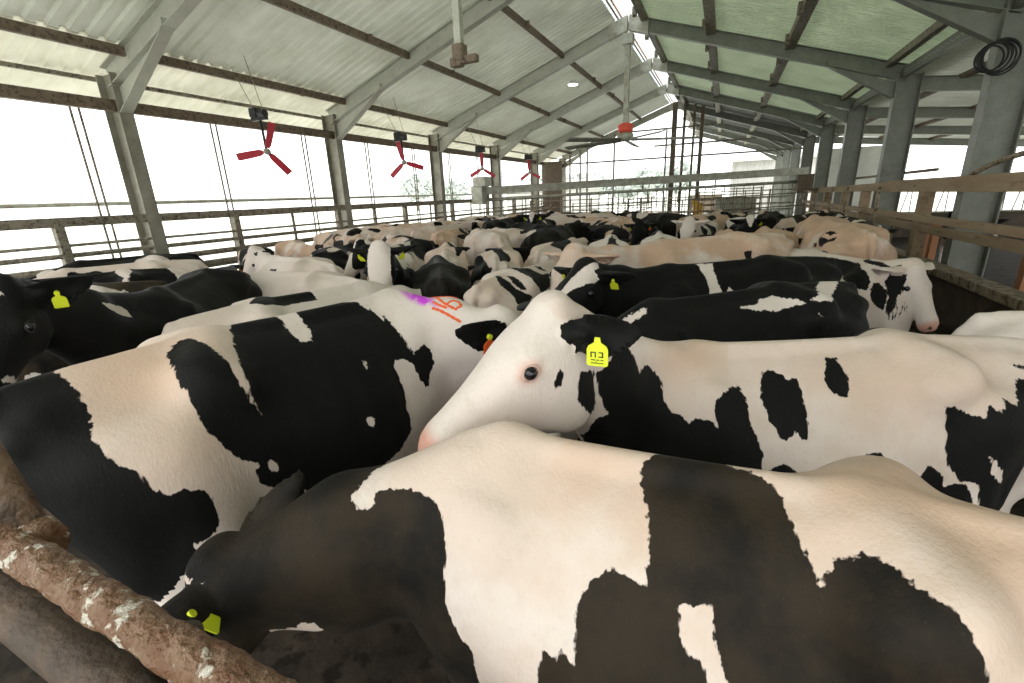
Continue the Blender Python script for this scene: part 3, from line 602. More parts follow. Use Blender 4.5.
def make_cow(key, sh, h, rnd=True, ears='black', face=None, tags=(), fine=False, far_blobs=0):
    """builds mesh data + eye + tag meshes; returns list describing children"""
    V, Q = sh.mesh(h)
    me = bpy.data.meshes.new('cow')
    me.vertices.add(len(V)); me.vertices.foreach_set('co', V.astype(np.float32).ravel())
    me.loops.add(len(Q)*4); me.loops.foreach_set('vertex_index', Q.astype(np.int32).ravel())
    me.polygons.add(len(Q)); me.polygons.foreach_set('loop_start', np.arange(0, len(Q)*4, 4, dtype=np.int32))
    me.polygons.foreach_set('loop_total', np.full(len(Q), 4, np.int32))
    me.update(calc_edges=True); me.polygons.foreach_set('use_smooth', np.ones(len(Q), bool))
    me.materials.append(M['cow'])
    NV = np.empty(len(V)*3, np.float32); me.vertices.foreach_get('normal', NV); NV = NV.reshape(-1, 3)
    fE = sh.field(V, 'E'); fH = sh.field(V, 'H'); fB = sh.field(V, 'BN'); fL = sh.field(V, 'L'); fU = sh.field(V, 'U')
    isE = (fE < fH) & (fE < fB); isH = (~isE) & (fH < fB + .012)
    isU = (fU < fB - .005) & (fU < fL); isL = (fL < fB) & ~isU
    coat = np.full(len(V), .1)
    bc = body_chart(sh, V); hc = head_chart(sh, V)
    info = COAT.get(key, {})
    # far side and unlisted regions: soft round blotches
    rs = np.random.RandomState(sum(map(ord, key)))
    sd = info.get('far', 0)
    if sd:
        for _ in range(7):
            c = np.array([rs.uniform(-.8, .9), sd*rs.uniform(.35, 1.0)]); r = rs.uniform(.12, .26)
            dd = np.sqrt(((bc - c)**2/np.array([1, 1.3])).sum(1)) - r*(1 + .25*np.sin(3*np.arctan2(bc[:,1]-c[1], bc[:,0]-c[0]) + rs.rand()*6))
            coat = np.where(isH | isE, coat, np.minimum(coat, dd))
    for ch, colr, pts in info.get('polys', []):
        if ch in 'LRr':          # laid on from the cow's left or right side
            m = ~isE & (NV[:,1]*(1 if ch == 'L' else -1) > (-.75 if ch == 'r' else -.02)); d = poly_sdf(pts, side_chart(sh, V))
        else:
            m = isH if ch == 'H' else ~isH; d = poly_sdf(pts, hc if ch == 'H' else bc)
        if colr == 'k': coat = np.where(m, np.minimum(coat, d), coat)
        else: coat = np.where(m, np.maximum(coat, -d), coat)
    if info:
        coat[isL] = np.clip((V[isL, 2]-.5)*-1 + .0, -.1, .1) if info.get('legs') == 'k' else .08
    if info.get('tailk'):
        fT = sh.field(V, 'T'); coat[(fT < fB) & (V[:,2] < 1.25)] = -.08
    coat[isE] = -.08 if ears == 'black' else .08
    facew = np.zeros(len(V))
    u_ = (V - sh.P) @ sh.HA.T/sh.hs
    if face == 'blaze': facew = np.where(isH, np.where((np.abs(u_[:,1]) < .055 - .03*np.cos(u_[:,0]*8)) , .5, -.5), 0)
    elif face == 'white': facew = np.where(isH, .6, 0)
    elif face == 'widewhite': facew = np.where(isH, np.where((np.abs(u_[:,1]) < .088) & (u_[:,2] > -.1) | (u_[:,0] > .44), .6, -.6), 0)
    elif face == 'black': facew = np.where(isH, -.6, 0)
    elif face == 'star': facew = np.where(isH, np.where((u_[:,0] < .2) & (np.abs(u_[:,1]) < .07 - .28*u_[:,0]), .6, -.6), 0)
    facew = np.where(isE, -.6 if ears == 'black' else .5, facew)
    facew = np.where(isL | isU, facew + .25, facew)
    skin = np.zeros(len(V))
    if isH.any():
        skin = np.where(isH, np.clip((u_[:,0]-.455)/.05, 0, 1)*.75, 0)
        for y in (-1, 1):
            de = np.linalg.norm((u_ - np.array([.182, .12*y, -.045]))/np.array([1.25,1,1]), axis=1)
            skin = np.maximum(skin, np.where(isH, np.clip((.052-de)/.03, 0, 1)*(.5 if info.get('pinkeye', 0) else .0), 0))
    skin = np.where(isU, .75, skin)
    dark = np.zeros(len(V))
    for y in (-1, 1):
        dn = np.linalg.norm(u_ - np.array([.532,.042*y,-.055]), axis=1)
        dark = np.maximum(dark, np.clip((.017-dn)/.006, 0, 1))
    if info.get('nose') == 'dark' or face in ('black', 'star', 'blaze'):
        dark = np.maximum(dark, np.where(isH, np.clip((u_[:,0]-.50)/.02, 0, 1), 0)); skin = np.where(isU, .75, 0)
    dark = np.maximum(dark, np.where(V[:,2] < .075, 1, 0))
    pur = np.zeros(len(V)); tanl = np.zeros(len(V))
    for ch, c, r in info.get('purple', []): pur = np.maximum(pur, np.clip((r - poly_sdf(c, bc)) / .035, 0, 1))
    for c, r, a in info.get('tan', []):
        dd = np.sqrt((((bc - np.array(c))/np.array(r))**2).sum(1)); tanl = np.maximum(tanl, a*np.exp(-dd**2))
    tanl = np.where(isH & (u_[:,0] > .02), -.35, tanl)
    for nm, arr in (('coat', coat), ('facew', facew), ('skin', skin), ('darkskin', dark), ('purple', pur), ('tanl', tanl)):
        at = me.attributes.new(nm, 'FLOAT', 'POINT'); at.data.foreach_set('value', arr.astype(np.float32))
    me.update()
    return me

COWS = {}
def child_of(name, mesh, parent):
    o = bpy.data.objects.new(name, mesh); COL.objects.link(o); o.parent = parent; return o

def place_cow(key, sh, me, withers, heading, scale, label, rand=0, seed=0, white=0, tan=0, brown=0, tags=(), eyes=True, tagflip=1, tsz=1.0, ink=False, lids=0, group='cows crowded in the holding yard', small=False):
    a = math.radians(heading); hx, hy = math.cos(a), math.sin(a)
    o = bpy.data.objects.new('cow', me); COL.objects.link(o)
    o.location = (withers[0] - .5*scale*hx, withers[1] - .5*scale*hy, 0)
    o.rotation_euler = (0, 0, a); o.scale = (scale,)*3
    o['rand'] = float(rand); o['seed'] = float(seed); o['white'] = float(white); o['tan'] = float(tan); o['brown'] = float(brown)
    tag(o, label, 'cow', group)
    COWS[key] = (o, sh)
    if eyes:
        for y in (-1, 1):
            c = sh.hp(.180, .118*y, -.045)
            e = sphere_mb(c, .0225).build('eye', M['eye'], o, True)
    for side, col in tags: make_tag(sh, side, col, o, tsz=tsz, ink=ink, flip=tagflip[side] if isinstance(tagflip, tuple) else tagflip)
    if lids:
        for y in (-1, 1):
            c = sh.hp(.180, .124*y, -.045); u_, sd_, w_ = sh.HA; pts = []
            for t in np.linspace(0, 2*PI, 25): pts.append(c + u_*math.cos(t)*.0245*sh.hs + (w_*math.cos(.25) - sd_*y*math.sin(.25))*math.sin(t)*.0185*sh.hs + sd_*y*(.006 - .006*math.cos(2*t))*-.5)
            MB().tube(pts, .0042, 8, cap=False).build('eyelid', M['eyelid_dark' if lids == 2 else 'eyelid'], o, True)
    for st in COAT.get(key, {}).get('strokes', []):
        V = np.empty(len(me.vertices)*3); me.vertices.foreach_get('co', V); V = V.reshape(-1, 3)
        bv = BVHTree.FromPolygons([tuple(v) for v in V], [tuple(p.vertices) for p in me.polygons])
        cv = crom(st, 6); vs = []; fs = []
        for i, p in enumerate(cv):
            q, n_, _, _ = bv.find_nearest(Vector(p)); d_ = nrm(cv[min(i+1, len(cv)-1)] - cv[max(i-1, 0)])
            n_ = np.array(n_); q = np.array(q); w_ = nrm(np.cross(n_, d_))*(.0075 + .0015*math.sin(i*2.1))
            for f_ in (-1, -.4, .4, 1): vs.append(q + w_*f_ + n_*(.0035 if abs(f_) < .9 else -.001))
        for i in range(len(cv)-1):
            for k in range(3): fs.append((i*4+k, i*4+k+1, i*4+k+5, i*4+k+4))
        pm = MB().add(vs, fs).build('paint_mark', M['paint_orange'], o, True); pm['label'] = 'orange marking paint stroke'
    return o
def sphere_mb(c, r, n=14):
    mb = MB(); vs = []; fs = []
    for i in range(n//2 + 1):
        t = PI*i/(n//2)
        for j in range(n): vs.append((c[0] + r*math.sin(t)*math.cos(2*PI*j/n), c[1] + r*math.sin(t)*math.sin(2*PI*j/n), c[2] + r*math.cos(t)))
    for i in range(n//2):
        for j in range(n): fs.append((i*n+j, (i+1)*n+j, (i+1)*n+(j+1) % n, i*n+(j+1) % n))
    return mb.add(vs, fs)

def solo(key, withers, heading, poll, muzzle, label, scale=.96, h=.02, tags=(), ears='black', face=None, earset=(0,0), roll=0, tail=0, uph=(0,0,1), fat=1.0, earfold=.25, hs=1.1, nk=1.0, jaw=1.0, elen=.115, **kw):
    """a cow posed from world positions of withers, poll and muzzle"""
    a = math.radians(heading); R_ = np.array([[math.cos(a), math.sin(a), 0], [-math.sin(a), math.cos(a), 0], [0,0,1]])
    org = np.array([withers[0] - .5*scale*math.cos(a), withers[1] - .5*scale*math.sin(a), 0])
    lp = R_ @ (np.array(poll) - org)/scale; lm = R_ @ (np.array(muzzle) - org)/scale
    lu = R_ @ np.array(uph, float)
    sh = CowShape(lp, lm, lu, earset, roll, tail, fat, earfold, hs, nk, max(.011, h*.85), jaw, elen)
    me = make_cow(key, sh, h, ears=ears, face=face)
    return place_cow(key, sh, me, withers, heading, scale, label, tags=tags, **kw)
#SOLO#
# ------------------------------------------------------------------ the posed cows, nearest first
Y_, O_ = 'yellow', 'orange'
solo('C1', (-.48,1.02), 180, (-1.2,.62,1.09), (-1.48,.58,.67), 'dark brown and white cow nearest the camera, head lowered behind the dung-crusted pipe', h=.014, brown=.55, tagflip=(1,-1), tags=((0,Y_),(1,Y_)), elen=.13, earset=((-.85,.6,.1,1.75),(-.45,.95,-.35,1.5)), lids=2, nk=1.35, hs=1.05, tan=.35)
solo('C2', (-1.56,1.93), 77, (-.95,2.02,1.44), (-.58,2.25,1.08), 'big black and white cow at the left with purple and orange paint on its withers', scale=1.065, h=.014, tsz=1.1, tags=((0,O_),), earset=((-.8,.6,-.3,1.8),0), nk=1.2)
solo('C3', (-.05,1.95), 202.6, (-.50,1.42,1.65), (-.80,1.10,1.33), 'white-faced cow looking at the camera over the back of the nearest cow', h=.012, tags=((1,Y_),), hs=1.2, tsz=1.25, ink=True, lids=1, jaw=1.5, elen=.095, earset=(0,(-.6,.74,-.40,2.0)), tan=.3)
solo('C0', (-3.6,1.95), -56, (-3.05,.99,1.70), (-2.80,.70,1.27), 'black cow with a yellow ear tag at the left edge of the photo', scale=1.02, h=.016, tags=((1,Y_),), lids=2, earset=(0,(-.3,.9,-.1,1.9)))
solo('A', (-.34,3.62), 214, (-.82,3.08,1.54), (-.96,2.66,1.22), 'black cow with a white band over its back and a white poll', scale=1.01, h=.016, tags=((0,Y_),(1,Y_)))
solo('B', (1.2,4.8), -62, (1.42,4.62,1.36), (1.58,4.42,.96), 'black and white patched cow with a white head turned towards the right-hand fence', scale=.94, h=.016, hs=1.0, ears='white', tan=.2)
solo('C', (-.29,2.45), 221.5, (-.78,2.12,.98), (-.86,1.95,.5), 'black cow with two small white patches on its back, standing behind the white-faced cow', scale=1.0, h=.016)
solo('D', (2.52,2.93), 0, (2.8,2.93,1.2), (2.92,2.93,.75), 'white rump showing behind the white-faced cow at the right edge', h=.02)
solo('M2', (-2.6,2.9), 75, (-2.4,3.5,1.2), (-2.3,3.8,.8), 'pale cow with one black patch just behind the paint-marked cow', h=.018)
solo('M3b', (-4.15,3.25), 175, (-4.75,3.2,1.25), (-5.05,3.15,.85), 'grubby white cow standing behind the pale cow with one black patch', h=.02)
solo('M3a', (-5.2,4.3), 165, (-5.8,4.45,1.45), (-5.9,4.2,1.0), 'white cow with a small dark spot on its back near the left fence', h=.02)
solo('M4', (-3.2,4.1), -50, (-2.8,3.4,1.62), (-2.68,3.18,1.14), 'cow with a broad white blaze facing the camera, left of the herd centre', h=.016, face='widewhite', rand=1, seed=3, white=.0, hs=1.2, tags=((0,Y_),(1,Y_)))
solo('M5', (-2.9,4.5), 124, (-3.1,5.1,1.2), (-3.2,5.3,.8), 'dark cow with its back to the camera, right of the broad-blazed face', h=.02, brown=.15)
solo('M6', (-3.65,5.95), 120, (-3.9,6.5,1.3), (-4.0,6.9,.9), 'cream-coloured cow seen from behind, beyond the dark-backed cow', h=.02, tan=.6)
solo('M7', (-2.65,5.75), 110, (-2.9,6.4,1.3), (-3,6.7,.9), 'cow with black thighs and a white tail head, seen from behind', h=.02, tan=.5)
solo('M8', (-1.45,4.4), 80, (-1.3,5.0,1.25), (-1.25,5.4,.9), 'white cow with slanting black stripes across its flank, in mid-herd', h=.018, tan=.2)
solo('M9', (-1.95,6.6), 88, (-1.95,7.2,1.3), (-1.9,7.5,.9), 'white and brown-black cow seen from behind, right of the black-thighed cow', h=.02, tan=.5)
solo('M10', (-1.5,7.1), 100, (-1.6,7.7,1.3), (-1.6,8.0,.9), 'black cow with a white stripe slanting down its rump', h=.02)
solo('M11', (-.5,4.6), 223, (-1.10,3.75,1.56), (-1.18,3.38,1.18), 'plain cream cow with a white face behind the white-banded cow', h=.018, tan=1.0, ears='white', scale=1.07)
solo('M11b', (.1,7.9), 100, (0,8.5,1.3), (0,8.9,.9), 'pale tan cow right of the plain cream cow, seen from behind', h=.02, tan=1.2)
solo('M12', (1.25,7.1), 94, (1.25,7.8,1.3), (1.25,8.1,.9), 'tan-stained cow with thin black streaks beside the right-hand fence', h=.018, tan=1.8, scale=1.07)
solo('M12c', (.62,8.4), 96, (.8,8.6,1.25), (.8,9.0,.85), 'tan-stained pale cow between the streaked tan cow and the pale tan cow', h=.022, tan=1.3)
solo('M12b', (1.4,9.3), 92, (1.4,9.9,1.3), (1.4,10.3,.9), 'tan-backed cow beside the right-hand fence, beyond the streaked tan cow', h=.022, tan=1.5, scale=1.04)
solo('M14', (-.9,7.7), 100, (-1,8.3,1.2), (-1,8.6,.9), 'black cow with a white inverted V on its rump in mid-herd', h=.02)
solo('M15', (-.4,9.3), -95, (-.5,8.5,1.52), (-.56,8.2,1.12), 'cow with a raised white head among the back rows', h=.02, face='white', ears='white', rand=1, seed=5, white=.08)
solo('M16', (-1.4,9.9), -85, (-1.4,9.1,1.45), (-1.42,8.72,1.10), 'all-black head with an orange and a yellow tag facing the camera in the back rows', h=.02, face='black', rand=1, seed=6, white=-.3, tags=((0,Y_),(1,O_)))
solo('M17', (-4.0,11.0), -75, (-4.0,10.3,1.6), (-3.95,10.05,1.2), 'dark grey face with two yellow tags at the back left of the herd', h=.022, face='star', rand=1, seed=8, white=-.1, tags=((0,Y_),(1,Y_)))
solo('M13', (.35,10.1), -90, (.45,9.4,1.48), (.47,9.05,1.10), 'black face with a white triangle facing the camera near the right-hand fence', h=.02, face='star', rand=1, seed=9, white=-.05, tags=((1,Y_),))
solo('M18', (-4.3,5.6), -75, (-4.35,4.9,1.5), (-4.5,4.65,1.1), 'black and white face turned left with an orange tag, in front of the left fence', h=.02, face='blaze', rand=1, seed=11, white=0, tags=((1,O_),))
solo('L1', (-8.0,3.5), -122, (-8.2,2.9,1.2), (-8.3,2.6,.8), 'black-backed cow standing closest to the left fence', h=.022, rand=1, seed=21, white=-.1)
solo('L2', (-7.0,2.9), -122, (-7.3,2.3,1.2), (-7.5,2.0,.8), 'white cow with a dark saddle, second from the left fence', h=.022, rand=1, seed=23, white=.08, tan=.3)
solo('L3', (-6.3,2.25), -120, (-6.6,1.7,1.2), (-6.8,1.4,.8), 'pale cow with a black shoulder beyond the black cow at the left edge', h=.022, rand=1, seed=24, white=.06, tan=.2)
solo('L4', (-5.5,1.55), -120, (-5.8,1.0,1.2), (-6,.8,.8), 'reddish-brown-backed cow directly behind the black cow at the left edge', h=.022, rand=1, seed=27, white=-.04, brown=1)

# ------------------------------------------------------------------ the rest of the herd
def axis_pts(o):
    a = o.rotation_euler.z; s = o.scale[0]
    return [(o.location[0] + s*d*math.cos(a), o.location[1] + s*d*math.sin(a)) for d in (-.72,-.3,.1,.5,.9)]
taken = [p for o, sh in COWS.values() for p in axis_pts(o)]
PROTO = []
for i, (pl, mz, face) in enumerate([((1.18,.05,1.36),(1.50,.08,.9),'blaze'), ((1.10,-.2,1.48),(1.40,-.38,1.08),'widewhite'), ((1.22,.1,1.2),(1.48,.15,.75),'black'),
                                    ((1.05,.3,1.42),(1.25,.62,1.05),'white'), ((1.2,-.1,1.35),(1.55,-.2,.95),'star')]):
    sh = CowShape(pl, mz, ears=(.05, -.05), eth=.02, fat=(1, 1.05, .95, 1, 1.03)[i])
    PROTO.append((sh, make_cow('P%d' % i, sh, .028, face=face, ears='white' if face == 'white' else 'black')))
rg = random.Random(11)
fill = []
tries = 0
while tries < 30000 and len(fill) < 75:
    tries += 1
    yy = 4.3 + 10.2*(tries/30000)**.8 + rg.uniform(-.3, 1.0)
    x = rg.uniform(-8.0, 2.2); a = math.radians(rg.choice([90,90,75,105,60,120,-90,-75,-110,150,20,200,-40]) + rg.uniform(-12, 12))
    if yy > 14.6: continue
    pts = [(x + d*math.cos(a), yy + d*math.sin(a)) for d in (-.72,-.3,.1,.5,.9)]
    if any(q[0] < -8.1 or q[0] > 2.35 or q[1] > 15.0 for q in pts): continue
    if any((q[0]-t[0])**2 + (q[1]-t[1])**2 < .60**2 for q in pts for t in taken): continue
    if x < -4.5 and yy < 3.6: continue
    if any((q[0] > 1.55 and q[1] < 7.2) or (q[0] > .5 and q[1] < 9.0) for q in pts): continue
    taken += pts; fill.append((x, yy, a))
fill.sort(key=lambda f: f[1])
rows = {}
for f in fill: rows.setdefault(int((f[1] - 3.9)//1.5), []).append(f)
ORD = ['first','second','third','fourth','fifth','sixth','seventh','eighth','ninth','tenth','eleventh','twelfth','thirteenth','fourteenth','fifteenth','sixteenth']
RN = ['front','second','third','fourth','fifth','sixth','rearmost','rearmost','rearmost']
k = 0
for r in sorted(rows):
    for j, (x, yy, a) in enumerate(sorted(rows[r], key=lambda f: f[0]/f[1])):
        i = rg.randrange(5); sh, me = PROTO[i]
        s = rg.uniform(.93, 1.02)
        o = bpy.data.objects.new('cow', me); COL.objects.link(o)
        o.location = (x, yy, 0); o.rotation_euler = (0, 0, a); o.scale = (s, s, s)
        wv = rg.choice([-.12, -.05, 0, .04, .1, .16])
        o['rand'] = 1.0; o['seed'] = float(30 + 1.37*k); o['white'] = wv; o['tan'] = rg.choice([.2, .5, .9, 1.4]); o['brown'] = rg.choice([0, 0, .2, .5])
        look = 'mostly black' if wv < -.06 else 'mostly white' if wv > .07 else 'black and white'
        tag(o, '%s cow, %s from the left in the %s row of the rear herd' % (look, ORD[min(j, 15)], RN[min(r, 8)]), 'cow', 'cows crowded in the holding yard')
        if yy < 12 and abs(math.sin(a) + .85) < .5:
            for sd in ((0, 1) if rg.random() < .6 else (1,)):
                if k % 7 == 0: make_tag(sh, sd, 'orange', o)
                else: make_tag(sh, sd, 'yellow', o)
        if yy < 10 and math.sin(a) < -.3:
            for sy in (-1, 1): sphere_mb(sh.hp(.180, .118*sy, -.045), .024, 10).build('eye', M['eye'], o, True)
        k += 1
print('herd', len(fill) + len(COWS))

# ------------------------------------------------------------------ the shed
XL, XR, XRI = -8.65, 3.45, -2.6
ZL, ZR, ZRI = 3.95, 4.2, 6.15
FY = [.35, 4.85, 9.35, 13.85, 18.3, 22.8, 27.3, 31.8, 36.3, 40.8]
FRN = ['first','second','third','fourth','fifth','sixth','seventh','eighth','ninth','tenth']
slL = (ZRI - ZL)/(XRI - XL); slR = (ZRI - ZR)/(XR - XRI)
def struct(o): o['kind'] = 'structure'; return o
struct(MB().box((-9.2,-3,-.12),(12.5,29,0)).build('floor', M['floor']))
fld = struct(MB().box((-260,-60,-.30),(260,420,-.121)).build('ground_outside', M['grass']))

def zroof(x): return ZRI + .20 - (slL*(XRI - x) if x < XRI else slR*(x - XRI))
def corr(name, x0, x1, y0, y1, mat, pitch=.16, dep=.028, zf=zroof, dz=0):
    """corrugated sheet, ribs running up the slope"""
    n = int((y1-y0)/pitch); vs = []; fs = []
    prof = [(0,0),(.25,0),(.38,1),(.62,1),(.75,0)]
    ys = [(y0 + (i + p)*pitch, q*dep) for i in range(n) for p, q in prof] + [(y0 + n*pitch, 0)]
    for y, q in ys:
        for x in (x0, x1): vs.append((x, y, zf(x) + q + dz))
    for i in range(len(ys)-1): fs.append((2*i, 2*i+1, 2*i+3, 2*i+2))
    mb = MB(); mb.add(vs, fs)
    o = mb.build(name, mat)
    s_ = o.modifiers.new('thick', 'SOLIDIFY'); s_.thickness = .006
    return struct(o)
corr('ceiling', -8.15, -2.95, -3, 27.5, M['roof_white'], pitch=.22, dep=.04)
corr('ceiling', -9.75, -8.12, -3, 27.5, M['roof_yellow'], dz=-.012, pitch=.22, dep=.04)
corr('ceiling', -2.30, 3.95, -3, 22.8, M['roof_green'])
corr('ceiling', -2.60, 3.8, 22.8, 41.2, M['roof_dark'])
corr('ceiling', -2.99, -2.6, -3, 27.5, M['ridge_light'], dz=.02)
corr('ceiling', -2.6, -2.26, -3, 22.8, M['ridge_light'], dz=.02)

for i, y in enumerate(FY):
    nm = FRN[i]
    # left column
    MBc = MB(); MBc.ibeam((XL,y,0), (XL,y,ZL+.05), .20, .36, .016, up=(1,0,0))
    if y < 28: tag(MBc.build('steel_column', M['steel_o']), 'grey I-section steel column on the left side, %s frame of the shed' % nm, 'column', 'columns of the shed')
    MBc = MB(); MBc.ibeam((XR,y,0), (XR,y,ZR+.05), .24, .46, .02, up=(1,0,0))
    tag(MBc.build('steel_column', M['steel']), 'wide grey steel column behind the right-hand fence, %s frame of the shed' % nm, 'column', 'columns of the shed')
    for side, xe, ze, lab in ((-1, XL, ZL, 'left'), (1, XR, ZR, 'right')):
        if side < 0 and y > 28: continue
        r = empty('rafter', (XRI, y, ZRI), 0, 'grey steel rafter of the %s roof slope, %s frame of the shed' % (lab, nm), 'rafter', 'rafters of the shed')
        ex = (xe - XRI, 0, ze - ZRI)
        mb = MB(); mb.ibeam((0,0,-.02), (ex[0]*1.0, 0, ex[2]), .17, .30, .014)
        mb.build('beam', M['steel_l' if side < 0 else 'steel'], r)
        # haunch : tapering web with bottom flange
        f0, f1 = .74, 1.0
        a = np.array([ex[0]*f0, 0, ex[2]*f0 - .15]); b = np.array([ex[0]*f1 - side*.18, 0, ex[2]*f1 - .15]); c = b + np.array([0,0,-.34])
        mb = MB(); t = .008
        mb.add([a+(0,-t,0), b+(0,-t,0), c+(0,-t,0), a+(0,t,0), b+(0,t,0), c+(0,t,0)], [(0,1,2),(5,4,3),(0,2,5,3),(2,1,4,5),(1,0,3,4)])
        mb.beam(a, c, .17, .016)
        mb.beam(a + (0,0,.1), a + (0,0,-.02), .17, .02, up=(1,0,0))
        mb.build('haunch', M['steel_l' if side < 0 else 'steel'], r)
        g = MB(); g.add([(side*.02,-.09,.12), (side*.5,-.09,.12-.5*.34), (side*.5,-.09,-.2-.5*.34), (side*.02,-.09,-.22), (side*.02,.09,.12), (side*.5,.09,.12-.5*.34), (side*.5,.09,-.2-.5*.34), (side*.02,.09,-.22)],
            [(0,1,2,3),(7,6,5,4),(0,4,5,1),(1,5,6,2),(2,6,7,3),(3,7,4,0)])
        g.build('apex_plate', M['galv_rail'], r)
for x, wd, ht, nm in ((-8.15,.07,.13,'lowest'), (-6.3,.07,.13,'middle'), (-4.35,.07,.13,'upper')):
    mb = MB().beam((x,-3,zroof(x)-.10), (x,27.4,zroof(x)-.10), wd, ht)
    for j in range(2, 26, 3): mb.box((x+.05, j, zroof(x)-.2), (x+.12, j+.06, zroof(x)-.05))
    tag(mb.build('purlin', M['brown']), 'brown %s purlin running under the left white roof slope' % nm, 'purlin', 'roof purlins')
tag(MB().beam((-8.95,-3,3.96), (-8.95,27.4,3.96), .05, .06).build('purlin', M['brown_post']), 'thin rail under the yellowed eave sheets on the left', 'rail')
tag(MB().beam((XL+.02,-3,3.56), (XL+.02,27.4,3.56), .10, .16).build('eave_beam', M['brown']), 'brown eave beam along the left row of columns', 'beam')
for x, wd, ht, nm in ((-2.2,.14,.14,'uppermost'), (-.62,.2,.16,'second'), (1.1,.2,.16,'third'), (3.05,.12,.14,'lowest')):
    mb = MB().beam((x,-3,zroof(x)-.09), (x,41,zroof(x)-.09), wd, ht)
    if x < 3:
        for j in range(1, 27, 2): mb.box((x-.17, j, zroof(x)-.22), (x-.08, j+.16, zroof(x)-.04))
    tag(mb.build('purlin', M['brown_post']), 'dark %s purlin running under the right green roof slope' % nm, 'purlin', 'roof purlins')
mb = MB().beam((XR-.1,-3,ZR+.02), (XR-.1,41,ZR+.02), .1, .2)
tag(mb.build('eave_beam', M['steel']), 'grey eave beam over the right row of columns', 'beam')
for k, x in enumerate((-2.86, -2.78)):
    tag(MB().beam((x,-3,zroof(x)-.03),(x,27.4,zroof(x)-.03),.025,.04).build('ridge_strip', M['rust_orange' if k else 'brown']), 'thin brown batten under the ridge light, %s of the pair' % ('right' if k else 'left'), 'batten')

# lean-to on the right
def zlean(x): return 4.20 - .10*(x - XR)
corr('ceiling', XR-.15, 12.2, -3, 27.6, M['roof_white'], zf=zlean, pitch=.2)
for i, y in enumerate(FY[1:7]):
    tag(MB().ibeam((XR+.2, y, 3.98), (12.0, y, 3.98-.10*(12-XR)+.06), .15, .28, .014).build('rafter', M['steel']), 'nearly level grey rafter of the lean-to on the right, %s frame of the shed' % FRN[i+1], 'rafter', 'rafters of the lean-to')
    tag(MB().ibeam((11.9, y, 0), (11.9, y, 3.2), .15, .2, .012).build('steel_column', M['steel']), 'slim outer column of the lean-to on the right, %s frame of the shed' % FRN[i+1], 'column', 'columns of the lean-to')
for j, x in enumerate((4.4, 6.2, 8.0, 9.8, 11.6)):
    tag(MB().beam((x,-3,zlean(x)-.06),(x,27.4,zlean(x)-.06),.14,.1).build('purlin', M['brown']), 'brown %s purlin of the lean-to roof, counted from the tall columns' % FRN[j], 'purlin', 'purlins of the lean-to')
struct(MB().box((3.75,25.6,0),(6.2,25.7,3.45)).build('wall_back', M['wall']))
struct(MB().box((3.9,18.2,0),(4.0,25.6,1.0)).build('wall_right', M['kerb']))
# outer feed barrier with slanted bars
fb = empty('feed_barrier', (11.6,0,0), 0, 'long feed barrier with slanting bars on the far side of the lean-to', 'barrier')
mb = MB()
for z in (.75, 1.75): mb.tube([(0,4,z),(0,27,z)], .035, 8)
mb.build('rail', M['steel'], fb)
mb = MB()
for j in range(66): y = 4.2 + j*.34; mb.tube([(0,y,.75),(0,y+(.16 if j % 2 else -.02),1.75)], .022, 6)
mb.build('slanting_bars', M['steel'], fb)
fb2 = empty('feed_barrier', (0,21.5,0), 0, 'feed barrier with slanting bars crossing the lean-to in front of the bright opening', 'barrier')
mb = MB()
for z in (.9, 1.7): mb.tube([(5.0,0,z),(11.5,0,z)], .03, 8)
mb.build('rail', M['galv_rail'], fb2)
mb = MB()
for j in range(26): x = 5.1 + j*.25; mb.tube([(x,0,.9),(x+(.12 if j % 2 else -.02),0,1.7)], .018, 6)
mb.build('slanting_bars', M['steel'], fb2)
tag(MB().box((4.4,21.8,0),(11.4,22.1,.9)).build('feed_wall', M['kerb']), 'low dark feed wall across the lean-to', 'wall')
for j, (x, y) in enumerate(((4.15,11.0),(4.15,11.75),(4.15,12.9),(4.2,9.4),(4.2,13.6))):
    tag(MB().box((x,y,0),(x+.12,y+.16,1.1)).build('stall_post', M['rust_orange']), 'orange-brown stall post behind the right fence, %s from the near end' % (FRN[[1,2,3,0,4][j]]), 'post', 'stall posts behind the right fence')
# cow in the lean-to
solo('R1', (4.9,9.3), -80, (4.75,8.35,1.15), (4.6,7.95,.75), 'black cow with a yellow tag in the lean-to beyond the right-hand fence', scale=.85, h=.024, face='black', rand=1, seed=41, white=-.2, tags=((0,'yellow'),(1,'yellow')))
solo('R2', (5.0,13.5), -95, (5.0,12.8,1.2), (5.0,12.4,.8), 'black cow farther along the lean-to beyond the right-hand fence', scale=.9, h=.03, face='blaze', rand=1, seed=43, white=-.1)
lp = MB().tube(crom([(4.0,7.6,.95),(4.25,7.3,.9),(4.7,7.5,.9),(5.0,8.6,1.05),(5.2,9.4,1.15)], 5), .02, 8)
tag(lp.build('neck_rail', M['galv_rail'], None, True), 'bent grey rail in front of the black cow in the lean-to', 'rail')

